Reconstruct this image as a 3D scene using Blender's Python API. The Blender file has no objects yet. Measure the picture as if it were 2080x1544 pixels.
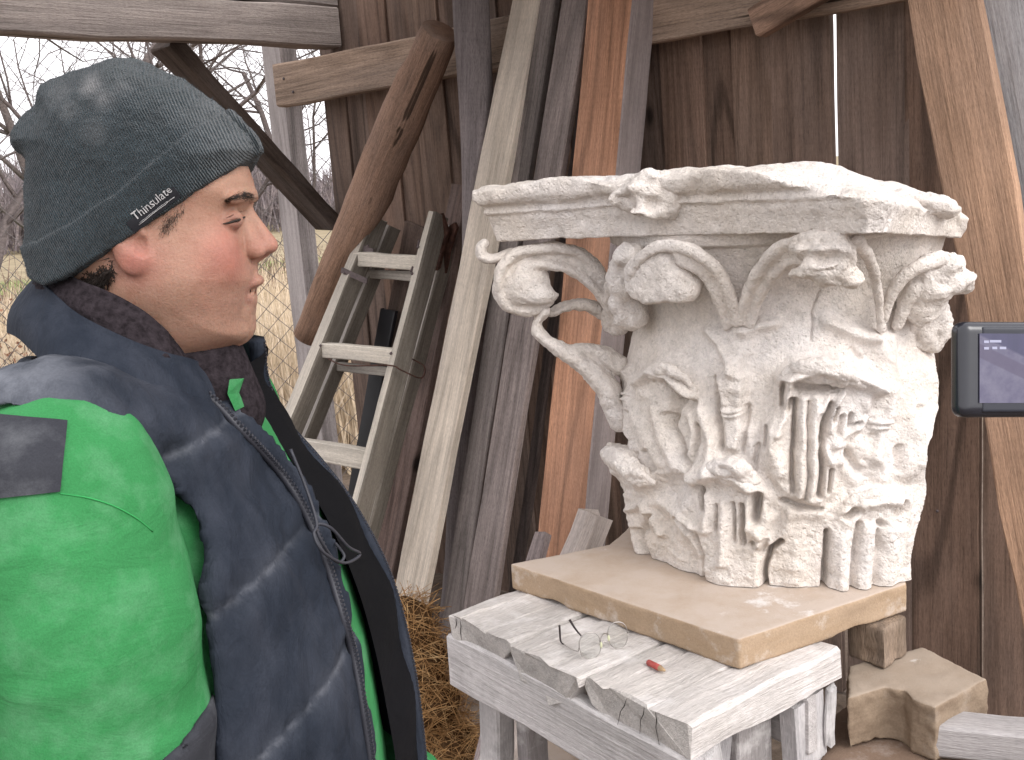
import bpy, bmesh, math, random
import numpy as np
from mathutils import Vector, Matrix

# ---------------------------------------------------------------- camera, world, sun, exposure
random.seed(7)
rng = np.random.default_rng(11)
scene = bpy.context.scene
F = 2195.0                                   # focal length in photograph pixels (2080 wide)
PITCH, ROLL, EYE = math.radians(10.5), math.radians(-4.4), 1.62
cam_data = bpy.data.cameras.new('camera')
cam = bpy.data.objects.new('camera', cam_data)
scene.collection.objects.link(cam)
CM = Matrix.Translation((0, 0, EYE)) @ Matrix.Rotation(math.pi/2 - PITCH, 4, 'X') @ Matrix.Rotation(ROLL, 4, 'Z')
cam.matrix_world = CM
cam_data.sensor_width = 36.0
cam_data.lens = F / 2080.0 * 36.0
cam_data.clip_start = 0.05
cam_data.clip_end = 2000.0
scene.camera = cam

world = bpy.data.worlds.new('World')
scene.world = world
world.use_nodes = True
wn = world.node_tree
wn.nodes.clear()
w_out = wn.nodes.new('ShaderNodeOutputWorld')
w_bg = wn.nodes.new('ShaderNodeBackground')
w_sky = wn.nodes.new('ShaderNodeTexSky')
w_sky.sky_type = 'NISHITA'
w_sky.sun_disc = False
SUN_EL, SUN_AZ = math.radians(40), math.radians(140)     # azimuth clockwise from +Y
w_sky.sun_elevation = SUN_EL
w_sky.sun_rotation = SUN_AZ
w_sky.dust_density = 6.0
w_sky.ozone_density = 1.0
w_hs = wn.nodes.new('ShaderNodeHueSaturation')            # closed cloud cover: grey the sky out
w_hs.inputs['Saturation'].default_value = 0.12
w_hs.inputs['Value'].default_value = 1.0
w_mix = wn.nodes.new('ShaderNodeMix')
w_mix.data_type = 'RGBA'
w_mix.inputs[0].default_value = 0.72
w_mix.inputs[7].default_value = (7.9, 7.7, 7.95, 1)
wn.links.new(w_sky.outputs[0], w_hs.inputs['Color'])
wn.links.new(w_hs.outputs[0], w_mix.inputs[6])
wn.links.new(w_mix.outputs[2], w_bg.inputs['Color'])
wn.links.new(w_bg.outputs[0], w_out.inputs['Surface'])
w_bg.inputs['Strength'].default_value = 0.125

sun_data = bpy.data.lights.new('sun', 'SUN')
sun = bpy.data.objects.new('sun', sun_data)
scene.collection.objects.link(sun)
sun_data.energy = 0.55
sun_data.angle = math.radians(28)
sun_data.color = (1.0, 0.965, 0.92)
sd = Vector((math.sin(SUN_AZ)*math.cos(SUN_EL), math.cos(SUN_AZ)*math.cos(SUN_EL), math.sin(SUN_EL)))
sun.rotation_euler = sd.to_track_quat('Z', 'Y').to_euler()

vs = scene.view_settings
scene.display_settings.display_device = 'sRGB'
vs.view_transform = 'Standard'
vs.look = 'None'
vs.gamma = 1.0
vs.use_curve_mapping = False
vs.exposure = 1.15

# ---------------------------------------------------------------- pixel -> place helpers
RM = np.array(CM.to_3x3())
CP = np.array([0, 0, EYE])
def V(*a): return np.array(a, float)
def nrm(v): v = np.asarray(v, float); return v / np.linalg.norm(v)
def ray(x, y): return RM @ V((x-1040)/F, -(y-772)/F, -1)
def P(x, y, d): return CP + ray(x, y)*d
def Zp(x, y, z): r = ray(x, y); return CP + r*(z-CP[2])/r[2]                 # on a level plane
def PL(x, y, p0, n): r = ray(x, y); return CP + r*(np.dot(np.asarray(p0)-CP, n)/np.dot(r, n))
def proj(p): q = RM.T @ (np.asarray(p)-CP); return V(1040-F*q[0]/q[2], 772+F*q[1]/q[2], -q[2])

# ---------------------------------------------------------------- object helpers
COL = scene.collection
def link(o, parent=None):
    COL.objects.link(o)
    if parent is not None: o.parent = parent
    return o
def tag(o, label, cat, group=None):
    o['label'] = label; o['category'] = cat
    if group: o['group'] = group
    return o
def thing(name, label, cat, loc=(0, 0, 0), rotz=0.0, group=None):
    o = bpy.data.objects.new(name, None); link(o)
    o.location = Vector(loc); o.rotation_euler = (0, 0, rotz)
    o.empty_display_size = 0.05
    return tag(o, label, cat, group)
def kind(o, k): o['kind'] = k; return o
def mesh_np(name, v, f, smooth=True):
    """fast mesh from numpy: v (n,3), f (m,k) all faces k-gons"""
    me = bpy.data.meshes.new(name)
    v = np.ascontiguousarray(v, np.float32); f = np.ascontiguousarray(f, np.int32)
    me.vertices.add(len(v)); me.vertices.foreach_set('co', v.ravel())
    k = f.shape[1]
    me.loops.add(f.size); me.loops.foreach_set('vertex_index', f.ravel())
    me.polygons.add(len(f))
    me.polygons.foreach_set('loop_start', np.arange(0, f.size, k, dtype=np.int32))
    me.polygons.foreach_set('loop_total', np.full(len(f), k, np.int32))
    me.update(calc_edges=True); me.validate()
    if smooth: me.polygons.foreach_set('use_smooth', np.ones(len(me.polygons), bool))
    return me
def mesh_py(name, v, f, smooth=False):
    me = bpy.data.meshes.new(name)
    me.from_pydata([tuple(map(float, p)) for p in v], [], [tuple(map(int, q)) for q in f]); me.update()
    if smooth: me.polygons.foreach_set('use_smooth', np.ones(len(me.polygons), bool))
    return me
def obj(name, me, mat, parent=None, color=None):
    """one mesh object; world coordinates in the mesh are turned into the parent's space"""
    o = bpy.data.objects.new(name, me)
    if mat is not None and not me.materials: me.materials.append(mat)
    link(o)
    if parent is not None:
        o.parent = parent
        o.matrix_parent_inverse = parent_world(parent).inverted()
    if color is not None: o.color = (*color[:3], 1)
    return o
def parent_world(o):
    m = o.matrix_basis.copy()
    p = o.parent
    if p is not None: m = parent_world(p) @ o.matrix_parent_inverse @ m
    return m
def place(o, mw):
    """give an object a world matrix, also when it is a child"""
    if o.parent is not None: o.matrix_basis = o.matrix_parent_inverse.inverted() @ parent_world(o.parent).inverted() @ mw
    else: o.matrix_basis = mw
    return o

# ---------------------------------------------------------------- noise, signed distance sculpting
_perm = np.random.default_rng(3).random(4096).astype(np.float32)
def vnoise(p, scale=1.0, seed=0):
    q = np.asarray(p, np.float32)*scale + seed*17.37
    i = np.floor(q).astype(np.int64); f = q - i; f = f*f*(3-2*f)
    def h(a, b, c): return _perm[(a*1619 + b*31337 + c*6971 + seed*101) & 4095]
    x, y, z = i[..., 0], i[..., 1], i[..., 2]
    fx, fy, fz = f[..., 0], f[..., 1], f[..., 2]
    def L(a, b, t): return a + (b-a)*t
    return L(L(L(h(x, y, z), h(x+1, y, z), fx), L(h(x, y+1, z), h(x+1, y+1, z), fx), fy),
             L(L(h(x, y, z+1), h(x+1, y, z+1), fx), L(h(x, y+1, z+1), h(x+1, y+1, z+1), fx), fy), fz)*2-1
def fbm(p, scale, oct=3, seed=0, gain=.5):
    r = 0; a = 1.0
    for k in range(oct):
        r = r + a*vnoise(p, scale*2**k, seed+k); a *= gain
    return r
def smin(a, b, k):
    h = np.clip(.5+.5*(b-a)/k, 0, 1); return b + (a-b)*h - k*h*(1-h)
def smax(a, b, k): return -smin(-a, -b, k)
def s_ell(X, Y, Z, c, r):
    x, y, z = (X-c[0])/r[0], (Y-c[1])/r[1], (Z-c[2])/r[2]
    k = np.sqrt(x*x+y*y+z*z); return (k-1)*min(r)
def s_cap(X, Y, Z, a, b, ra, rb=None):
    rb = ra if rb is None else rb
    d = np.asarray(b, float)-np.asarray(a, float); L2 = max(d@d, 1e-12)
    t = np.clip(((X-a[0])*d[0]+(Y-a[1])*d[1]+(Z-a[2])*d[2])/L2, 0, 1)
    return np.sqrt((X-a[0]-t*d[0])**2+(Y-a[1]-t*d[1])**2+(Z-a[2]-t*d[2])**2) - (ra+(rb-ra)*t)
def s_path(X, Y, Z, pts, rad):
    r = None
    for i in range(len(pts)-1):
        c = s_cap(X, Y, Z, pts[i], pts[i+1], rad[i], rad[i+1])
        r = c if r is None else np.minimum(r, c)
    return r
def poly2(U, W, pts):
    """signed distance to a 2-D polygon (negative inside)"""
    pts = np.asarray(pts, np.float32)
    d = np.full(np.broadcast(U, W).shape, 1e9, np.float32); s = np.ones_like(d)
    n = len(pts); j = n-1
    for i in range(n):
        ex, ey = pts[j]-pts[i]
        wx, wy = U-pts[i, 0], W-pts[i, 1]
        t = np.clip((wx*ex+wy*ey)/max(ex*ex+ey*ey, 1e-9), 0, 1)
        d = np.minimum(d, (wx-ex*t)**2+(wy-ey*t)**2)
        c1 = W >= pts[i, 1]; c2 = W < pts[j, 1]; c3 = ex*wy > ey*wx
        flip = (c1 & c2 & c3) | (~c1 & ~c2 & ~c3)
        s = np.where(flip, -s, s)
        j = i
    return s*np.sqrt(d)
def snet(fn, lo, hi, h):
    """surface nets of fn(X,Y,Z)=0 on a regular grid"""
    lo = np.asarray(lo, float); n = np.ceil((np.asarray(hi, float)-lo)/h).astype(int)+1
    ax = [(lo[k]+h*np.arange(n[k])).astype(np.float32) for k in range(3)]
    f = np.broadcast_to(fn(ax[0][:, None, None], ax[1][None, :, None], ax[2][None, None, :]), n).astype(np.float32)
    # close the border
    f = f.copy()
    for k in range(3):
        sl = [slice(None)]*3
        for e in (0, -1):
            sl[k] = e; f[tuple(sl)] = np.maximum(f[tuple(sl)], h*.5)
    s = f < 0
    c = np.zeros(n-1, np.uint8)
    for dx in (0, 1):
        for dy in (0, 1):
            for dz in (0, 1):
                c += s[dx:n[0]-1+dx, dy:n[1]-1+dy, dz:n[2]-1+dz]
    act = np.argwhere((c > 0) & (c < 8))
    ids = np.full(n-1, -1, np.int32); ids[tuple(act.T)] = np.arange(len(act))
    corners = np.array([(a, b, d) for a in (0, 1) for b in (0, 1) for d in (0, 1)])
    val = np.stack([f[tuple((act+k).T)] for k in corners], 1)
    acc = np.zeros((len(act), 3)); cnt = np.zeros(len(act))
    for i in range(8):
        for j in range(i+1, 8):
            if np.abs(corners[i]-corners[j]).sum() != 1: continue
            a, b = val[:, i], val[:, j]
            m = (a < 0) != (b < 0)
            t = np.where(m, a/np.where(m, a-b, 1), 0)
            acc += np.where(m[:, None], corners[i]+t[:, None]*(corners[j]-corners[i]), 0); cnt += m
    v = lo + h*(act + acc/np.maximum(cnt, 1)[:, None])
    quads = []
    for k in range(3):
        a, b = (k+1) % 3, (k+2) % 3
        s0 = [slice(0, n[i]) for i in range(3)]; s1 = list(s0)
        s0[k] = slice(0, n[k]-1); s1[k] = slice(1, n[k])
        for q in (a, b): s0[q] = slice(1, n[q]-1); s1[q] = slice(1, n[q]-1)
        A, B = s[tuple(s0)], s[tuple(s1)]
        e = np.argwhere(A != B)
        if not len(e): continue
        e2 = e.copy(); e2[:, a] += 1; e2[:, b] += 1          # grid position of the edge start
        inside = A[tuple(e.T)]
        def cell(da, db):
            q = e2.copy(); q[:, a] += da; q[:, b] += db; return ids[tuple(q.T)]
        q = np.stack([cell(-1, -1), cell(0, -1), cell(0, 0), cell(-1, 0)], 1)
        q[~inside] = q[~inside][:, ::-1]
        quads.append(q)
    q = np.concatenate(quads); q = q[(q >= 0).all(1)]
    return v, q
def vnormals(v, f):
    fn = np.cross(v[f[:, 2]]-v[f[:, 0]], v[f[:, 3]]-v[f[:, 1]])
    n = np.zeros_like(v)
    for k in range(f.shape[1]):
        for c in range(3): n[:, c] += np.bincount(f[:, k], fn[:, c], len(v))
    return n/np.maximum(np.linalg.norm(n, axis=1), 1e-12)[:, None]
def relax(v, f, it=1, w=.5):
    for _ in range(it):
        a = np.zeros_like(v); c = np.zeros(len(v))
        for k in range(4):
            o = v[f[:, (k+1) % 4]]
            for d in range(3): a[:, d] += np.bincount(f[:, k], o[:, d], len(v))
            c += np.bincount(f[:, k], minlength=len(v))
        v = v*(1-w) + w*a/np.maximum(c, 1)[:, None]
    return v
def tube_np(pts, rad, k=6, closed_ends=True):
    """tube along a polyline -> verts, quad faces"""
    pts = np.asarray(pts, float); n = len(pts); rad = np.atleast_1d(np.asarray(rad, float)); rad = np.interp(np.linspace(0, 1, n), np.linspace(0, 1, len(rad)), rad) if len(rad) > 1 else np.full(n, rad[0])
    t = np.gradient(pts, axis=0); t /= np.maximum(np.linalg.norm(t, axis=1), 1e-9)[:, None]
    ref = V(0, 0, 1) if abs(t[0][2]) < .9 else V(1, 0, 0)
    u = nrm(np.cross(t[0], ref)); vs_ = []
    for i in range(n):
        u = u - t[i]*(u@t[i]); u = nrm(u); w = np.cross(t[i], u)
        an = np.arange(k)*2*math.pi/k
        vs_.append(pts[i] + rad[i]*(np.cos(an)[:, None]*u + np.sin(an)[:, None]*w))
    v = np.concatenate(vs_); f = []
    for i in range(n-1):
        for j in range(k):
            f.append((i*k+j, i*k+(j+1) % k, (i+1)*k+(j+1) % k, (i+1)*k+j))
    if closed_ends:
        c0, c1 = len(v), len(v)+1
        v = np.concatenate([v, pts[:1], pts[-1:]])
        for j in range(k):
            f.append((c0, (j+1) % k, j, j)); f.append((c1, (n-1)*k+j, (n-1)*k+(j+1) % k, (n-1)*k+(j+1) % k))
    return v, np.array(f)
def tris_fix(f):
    return [tuple(dict.fromkeys(map(int, q))) for q in f]
def tube_obj(name, pts, rad, mat, parent=None, k=6, color=None):
    v, f = tube_np(pts, rad, k)
    return obj(name, mesh_py(name, v, tris_fix(f), True), mat, parent, color)
def tubes_obj(name, paths, mat, parent=None, k=5, color=None):
    vv, ff, o = [], [], 0
    for pts, rad in paths:
        v, f = tube_np(pts, rad, k); vv.append(v); ff += [tuple(i+o for i in q) for q in tris_fix(f)]; o += len(v)
    return obj(name, mesh_py(name, np.concatenate(vv), ff, True), mat, parent, color)
def smoothpath(pts, n=8):
    """Catmull-Rom"""
    p = np.asarray(pts, float); p = np.vstack([2*p[0]-p[1], p, 2*p[-1]-p[-2]]); out = []
    for i in range(1, len(p)-2):
        for t in np.arange(n)/n:
            out.append(.5*((2*p[i]) + (-p[i-1]+p[i+1])*t + (2*p[i-1]-5*p[i]+4*p[i+1]-p[i+2])*t*t + (-p[i-1]+3*p[i]-3*p[i+1]+p[i+2])*t**3))
    out.append(p[-2]); return np.array(out)
def frame(o, x, y, z):
    m = Matrix.Identity(4)
    for i, a in enumerate((x, y, z)):
        for j in range(3): m[j][i] = a[j]
    for j in range(3): m[j][3] = o[j]
    return m

# ---------------------------------------------------------------- materials
class NT:
    def __init__(s, name):
        s.m = bpy.data.materials.new(name); s.m.use_nodes = True
        s.t = s.m.node_tree; s.b = s.t.nodes['Principled BSDF']
    def n(s, typ, **kw):
        nd = s.t.nodes.new('ShaderNode'+typ)
        for k, v in kw.items():
            if k in nd.inputs.keys(): s.set(nd.inputs[k], v)
            else: setattr(nd, k, v)
        return nd
    def set(s, inp, v):
        if isinstance(v, bpy.types.NodeSocket): s.t.links.new(v, inp)
        else: inp.default_value = v
    def noise(s, vec, scale, detail=4, rough=.55, dist=0.0):
        nd = s.n('TexNoise'); s.set(nd.inputs['Vector'], vec); s.set(nd.inputs['Scale'], scale)
        s.set(nd.inputs['Detail'], detail); s.set(nd.inputs['Roughness'], rough); s.set(nd.inputs['Distortion'], dist)
        return nd.outputs[0]
    def ramp(s, fac, stops, interp='LINEAR'):
        nd = s.n('ValToRGB'); nd.color_ramp.interpolation = interp
        e = nd.color_ramp.elements
        while len(e) < len(stops): e.new(.5)
        for k, (p, c) in enumerate(stops):
            e[k].position = p; c = (c, c, c) if isinstance(c, (int, float)) else c; e[k].color = (*c[:3], 1)
        s.set(nd.inputs[0], fac); return nd.outputs[0]
    def mix(s, fac, a, b, mode='MIX'):
        nd = s.n('Mix', data_type='RGBA', blend_type=mode)
        for i, v in ((0, fac), (6, a), (7, b)):
            if isinstance(v, tuple) and len(v) == 3: v = (*v, 1)
            s.set(nd.inputs[i], v)
        return nd.outputs[2]
    def math(s, op, a, b=0.0, clamp=False):
        nd = s.n('Math', operation=op, use_clamp=clamp); s.set(nd.inputs[0], a); s.set(nd.inputs[1], b); return nd.outputs[0]
    def mapping(s, vec, scale=(1, 1, 1), loc=(0, 0, 0), rot=(0, 0, 0)):
        nd = s.n('Mapping'); s.set(nd.inputs['Vector'], vec); nd.inputs['Scale'].default_value = scale
        nd.inputs['Location'].default_value = loc; nd.inputs['Rotation'].default_value = rot; return nd.outputs[0]
    def coords(s, rnd=True):
        tc = s.n('TexCoord'); o = tc.outputs['Object']
        if not rnd: return o
        oi = s.n('ObjectInfo'); r = s.math('MULTIPLY', oi.outputs['Random'], 37.0)
        cb = s.n('CombineXYZ'); s.set(cb.inputs[0], r); s.set(cb.inputs[1], r); s.set(cb.inputs[2], r)
        va = s.n('VectorMath', operation='ADD'); s.set(va.inputs[0], o); s.set(va.inputs[1], cb.outputs[0])
        return va.outputs[0]
    def objcol(s): return s.n('ObjectInfo').outputs['Color']
    def bump(s, h, strength=.3, dist=.01, normal=None):
        nd = s.n('Bump'); s.set(nd.inputs['Height'], h); nd.inputs['Strength'].default_value = strength
        nd.inputs['Distance'].default_value = dist
        if normal is not None: s.set(nd.inputs['Normal'], normal)
        return nd.outputs[0]
    def out(s, col, rough=.85, normal=None, spec=.25, **kw):
        s.set(s.b.inputs['Base Color'], (*col, 1) if isinstance(col, tuple) and len(col) == 3 else col)
        s.set(s.b.inputs['Roughness'], rough); s.b.inputs['Specular IOR Level'].default_value = spec
        if normal is not None: s.set(s.b.inputs['Normal'], normal)
        for k, v in kw.items(): s.set(s.b.inputs[k.replace('_', ' ')], v)
        return s.m

def mat_wood(name, contrast=1.0, rings=.5, weather=.35, bump=.5, spatter=0.0, grey=(.30, .27, .26), fixed=None, ck=.235):
    """sawn weathered timber; grain runs along the local z axis, base colour = object colour"""
    m = NT(name); co = m.coords(); base = m.objcol() if fixed is None else m.mix(0.0, fixed, fixed)
    fine = m.noise(m.mapping(co, (1, 1, .022)), 190, 3, .62)
    mid = m.noise(m.mapping(co, (1, 1, .05)), 42, 3, .6, .3)
    big = m.noise(m.mapping(co, (1, 1, .35)), 5.5, 3, .55)
    # cathedral growth rings: distance from a wandering pith line
    wob = m.noise(m.mapping(co, (1.5, 1.5, .16)), 3.0, 1, .4)
    sx = m.n('SeparateXYZ'); m.set(sx.inputs[0], m.n('TexCoord').outputs['Object'])
    rx = m.math('MULTIPLY', m.math('ABSOLUTE', sx.outputs[0]), 34.0)
    ring = m.math('SINE', m.math('ADD', m.math('MULTIPLY', wob, 70.0), rx))
    ring = m.math('MULTIPLY_ADD', ring, .5); m.t.nodes[-1].inputs[2].default_value = .5
    # knots
    vo = m.n('TexVoronoi', feature='F1'); m.set(vo.inputs['Vector'], m.mapping(co, (1, .25, .42))); m.set(vo.inputs['Scale'], 4.2)
    knot = m.ramp(vo.outputs['Distance'], [(0, .12), (.045, .25), (.07, .7), (.11, 1.0)])
    g = m.ramp(fine, [(.28, 1-.42*contrast), (.5, .97), (.72, 1.12)])
    g2 = m.ramp(mid, [(.3, 1-.20*contrast), (.55, 1.0), (.75, 1.10)])
    g3 = m.ramp(big, [(.3, .72), (.7, 1.22)])
    rr = m.ramp(ring, [(0, 1-.55*rings), (.35, 1.0), (1, 1.06)])
    c = m.mix(1.0, base, g, 'MULTIPLY'); c = m.mix(1.0, c, g2, 'MULTIPLY'); c = m.mix(1.0, c, g3, 'MULTIPLY')
    c = m.mix(1.0, c, rr, 'MULTIPLY')
    wm = m.ramp(m.noise(m.mapping(co, (1, 1, .25)), 7, 4, .6), [(.42, 0.0), (.68, weather)])
    c = m.mix(wm, c, m.mix(.55, base, grey))
    grit = m.noise(m.mapping(co, (1, 1, .10)), 620, 2, .7)
    c = m.mix(1.0, c, m.ramp(grit, [(.30, 1-.40*contrast), (.5, 1.0), (.70, 1.16)]), 'MULTIPLY')
    saw = m.noise(m.mapping(co, (.06, .06, 1)), 150, 2, .6)
    c = m.mix(1.0, c, m.ramp(saw, [(.35, 1-.05*contrast), (.6, 1.01)]), 'MULTIPLY')
    c = m.mix(1.0, c, knot, 'MULTIPLY')
    crk = m.noise(m.mapping(co, (1, 1, .012)), 28, 2, .5)
    crk = m.ramp(crk, [(ck, 0.0), (ck+.02, 1.0)])
    c = m.mix(1.0, c, m.ramp(crk, [(0, .25), (1, 1.0)]), 'MULTIPLY')
    if spatter > 0:
        sp = m.ramp(m.noise(co, 16, 5, .65), [(.5, 0.0), (.72, spatter)])
        c = m.mix(sp, c, (.72, .69, .68))
    h = m.math('ADD', m.math('MULTIPLY', fine, .55), m.math('MULTIPLY', mid, .7)); h = m.math('ADD', h, m.math('MULTIPLY', grit, .3))
    h = m.math('ADD', h, m.math('MULTIPLY', crk, .5)); h = m.math('ADD', h, m.math('MULTIPLY', ring, .12*rings))
    return m.out(c, .88, m.bump(h, min(1, bump*1.4), .006), .18)

M = {}
M['wood'] = mat_wood('weathered_wood')
M['wood_beam'] = mat_wood('checked_beam_wood', .9, .3, .35, .6, ck=.315)
M['wood_ring'] = mat_wood('ringed_wood', .9, .85, .15, .5)
M['wood_pale'] = mat_wood('pale_grey_wood', .55, .25, .45, .35, 0, (.50, .46, .43))
M['wood_dusty'] = mat_wood('stone_dusted_wood', .45, .12, .5, .5, .75, (.62, .59, .58))

def mat_simple(name, col, rough=.7, var=.15, scale=30, spec=.3, bump=0.0, metallic=0.0):
    m = NT(name); co = m.coords(); n1 = m.noise(co, scale, 4, .6)
    c = m.mix(1.0, (*col, 1), m.ramp(n1, [(.3, 1-var), (.7, 1+var)]), 'MULTIPLY')
    m.b.inputs['Metallic'].default_value = metallic
    return m.out(c, rough, m.bump(n1, bump, .003) if bump else None, spec)
M['rust'] = mat_simple('rusty_iron', (.075, .035, .025), .8, .5, 60, .3, .5)
M['iron'] = mat_simple('dull_iron', (.11, .085, .085), .65, .3, 60, .4, .2)
M['black_plastic'] = mat_simple('black_plastic', (.012, .012, .015), .45, .2, 20, .4)
M['wire'] = mat_simple('galvanised_wire', (.12, .105, .10), .6, .4, 90, .4)
# ================================================================ ground
def mat_ground():
    m = NT('bare_earth'); co = m.coords(False)
    a = m.noise(co, 3.0, 6, .65); b = m.noise(co, 45, 4, .7)
    c = m.ramp(a, [(.3, (.085, .062, .048)), (.55, (.15, .115, .09)), (.75, (.22, .18, .15))])
    c = m.mix(1.0, c, m.ramp(b, [(.3, .65), (.7, 1.25)]), 'MULTIPLY')
    # dry straw-coloured meadow further out, with a green field strip
    sx = m.n('SeparateXYZ'); m.set(sx.inputs[0], co)
    far = m.ramp(m.math('MULTIPLY', sx.outputs[1], .01), [(.06, 0.0), (.075, 1.0)])
    grass = m.ramp(m.noise(co, 1.3, 5, .6), [(.3, (.20, .16, .10)), (.7, (.36, .30, .20))])
    c = m.mix(far, c, grass)
    gr = m.ramp(m.math('MULTIPLY', sx.outputs[1], .01), [(.222, 0.0), (.232, 1.0), (.275, 1.0), (.29, 0.0)])
    c = m.mix(gr, c, m.ramp(m.noise(co, .6, 4, .6), [(.3, (.13, .18, .05)), (.7, (.22, .27, .09))]))
    return m.out(c, .95, m.bump(m.math('ADD', a, m.math('MULTIPLY', b, .3)), .6, .02), .1)
gv = [(-300, -40, 0), (300, -40, 0), (300, 900, 0), (-300, 900, 0)]
ground = kind(obj('ground', mesh_py('ground', gv, [(0, 1, 2, 3)]), mat_ground()), 'structure')

# ================================================================ timber builder
def plank_mesh(L, w0, w1, t, seg=10, wob=.0015, bev=.004, seed=0, wane=0.0, back=None):
    """timber standing on local z; front face at y=0, thickness along +y"""
    r = np.random.default_rng(seed); vs_, fs = [], []
    ph = r.random(6)*6.28
    for i in range(seg+1):
        s = i/seg; w = w0+(w1-w0)*s; b = bev
        bend = wob*1.5*math.sin(s*5+ph[0])
        a = -w/2+wob*(math.sin(s*17+ph[1])+.6*math.sin(s*41+ph[2]))+bend+wane*math.sin(s*9+ph[4])
        c = w/2+wob*(math.sin(s*19+ph[3])+.6*math.sin(s*37+ph[5]))+bend
        z = s*L
        e = r.normal(0, wob*.6, 8) if 0 < i < seg else r.normal(0, wob*1.5, 8)
        ring = [(a+b, 0), (c-b, 0), (c, b), (c, t-b), (c-b, t), (a+b, t), (a, t-b), (a, b)]
        for k, (x, y) in enumerate(ring): vs_.append((x+e[k]*.5, y+e[k]*.5, z+(e[k] if i in (0, seg) else 0)))
    for i in range(seg):
        for k in range(8):
            fs.append((i*8+k, i*8+(k+1) % 8, (i+1)*8+(k+1) % 8, (i+1)*8+k))
    fs.append(tuple(range(7, -1, -1))); fs.append(tuple(seg*8+k for k in range(8)))
    return vs_, fs
_pc = [0]
def timber(name, p0, p1, xdir, w, t, mat, color, parent=None, w1=None, seg=10, wob=.0015, bev=.004, side_mat=None, end_mat=None, wane=0.0, yc=False):
    """timber from p0 to p1 (front-face centre line); xdir = width direction, thickness goes away from the viewer"""
    p0, p1 = np.asarray(p0, float), np.asarray(p1, float)
    z = nrm(p1-p0); x = np.asarray(xdir, float); x = nrm(x-z*(x@z)); y = np.cross(z, x)
    L = np.linalg.norm(p1-p0); _pc[0] += 1
    v, f = plank_mesh(L, w, w if w1 is None else w1, t, seg, wob, bev, _pc[0], wane)
    if yc: v = [(a, b-t/2, c) for a, b, c in v]
    me = mesh_py(name, v, f)
    me.materials.append(mat)
    if side_mat is not None or end_mat is not None:
        me.materials.append(side_mat or mat); me.materials.append(end_mat or mat)
        for p in me.polygons:
            if abs(p.normal.z) > .7: p.material_index = 2
            elif p.normal.x > .7: p.material_index = 1
    o = obj(name, me, None, parent, color)
    place(o, frame(p0, x, y, z)); return o

# wall frame: w runs along the board wall to the right (towards the viewer), nw points out of it to the yard
RA = P(565, 215, 4.5); RB = Zp(1700, 12, RA[2])
w = nrm(RB-RA); nw = V(w[1], -w[0], 0); nw = nw if nw@(CP-RA) > 0 else -nw
BW = RA - nw*.14                                              # face of the boards
def WL(x, y, off=0.0): return PL(x, y, BW+nw*off, nw)         # on the wall, off metres in front of the boards
def ws(x, y=300): return float((WL(x, y)-BW)@w)
def wallpt(s, z, off=0.0): p = BW + w*s + nw*off; return V(p[0], p[1], z)

# ================================================================ timber shed
M['wood_wall'] = mat_wood('wall_board_wood', .8, .45, .25, .45)
s0 = ws(592)
shed = thing('timber_shed', 'weathered timber shed wall of upright brown boards with rail, corner post, beams and brace', 'shed', wallpt(s0, 0))
bounds = [668, 706, 752, 803, 852, 905, 962, 1022, 1086, 1150, 1216, 1285, 1348, 1424, 1491, 1563, 1695, 1838, 1996, 2150, 2330]
tint = [(.165, .115, .090), (.190, .124, .092), (.220, .150, .113), (.175, .126, .102), (.205, .138, .104)]
for i in range(len(bounds)-1):
    a, b = ws(bounds[i]), ws(bounds[i+1])
    g = {1695: .009, 1996: .0055}.get(bounds[i+1], -.012)
    g0 = {1695: .009, 1996: .0055}.get(bounds[i], 0)
    dz = -.012 if i % 2 else 0.0
    if bounds[i+1] in (1695, 1996) or bounds[i] in (1695, 1996): dz = 0
    c = tint[(i*3) % 5]; k = 1.05+.35*rng.random()
    timber('wall_board', wallpt((a+g0+b-g)/2, 0.01, dz), wallpt((a+g0+b-g)/2, 2.75, dz), w, b-a-g-g0, .024,
           M['wood_ring'] if i % 4 == 1 else M['wood_wall'], [q*k for q in c], shed, seg=14, wob=.0012, bev=.002)
    for zz in (RA[2]+.06, RA[2]-.55, .62):
        q = wallpt((a+b)/2+.02*math.sin(i*7+zz*9), zz+.02*math.sin(i*3), dz)
        tube_obj('nail', [q-nw*.004, q+nw*.003], [.0042, .0042], M['iron'], shed, 6)
# horizontal rail nailed across, and a second one low down
ra = wallpt(ws(565, 175)-.02, RA[2]+.08, .14)
timber('rail', PL(560, 178, RA, nw), PL(560, 178, RA, nw)+w*3.6, V(0, 0, -1), .165, .045, M['wood_beam'], (.42, .31, .235), shed, seg=20, wob=.003, bev=.006)
# nails in the rail
for (x, y) in [(577, 160), (596, 187), (905, 115)]:
    q = PL(x, y, RA, nw)
    tube_obj('nail', [q+nw*.004, q-nw*.01], [.006, .006], M['iron'], shed, 8)
# posts
pw = .13
timber('corner_post', wallpt(s0-.01+pw/2, 0, .09), wallpt(s0-.01+pw/2, 2.6, .09), w, pw, .085, M['wood_pale'], (.40, .36, .35), shed, side_mat=M['wood'], seg=12, wob=.002)
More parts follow.
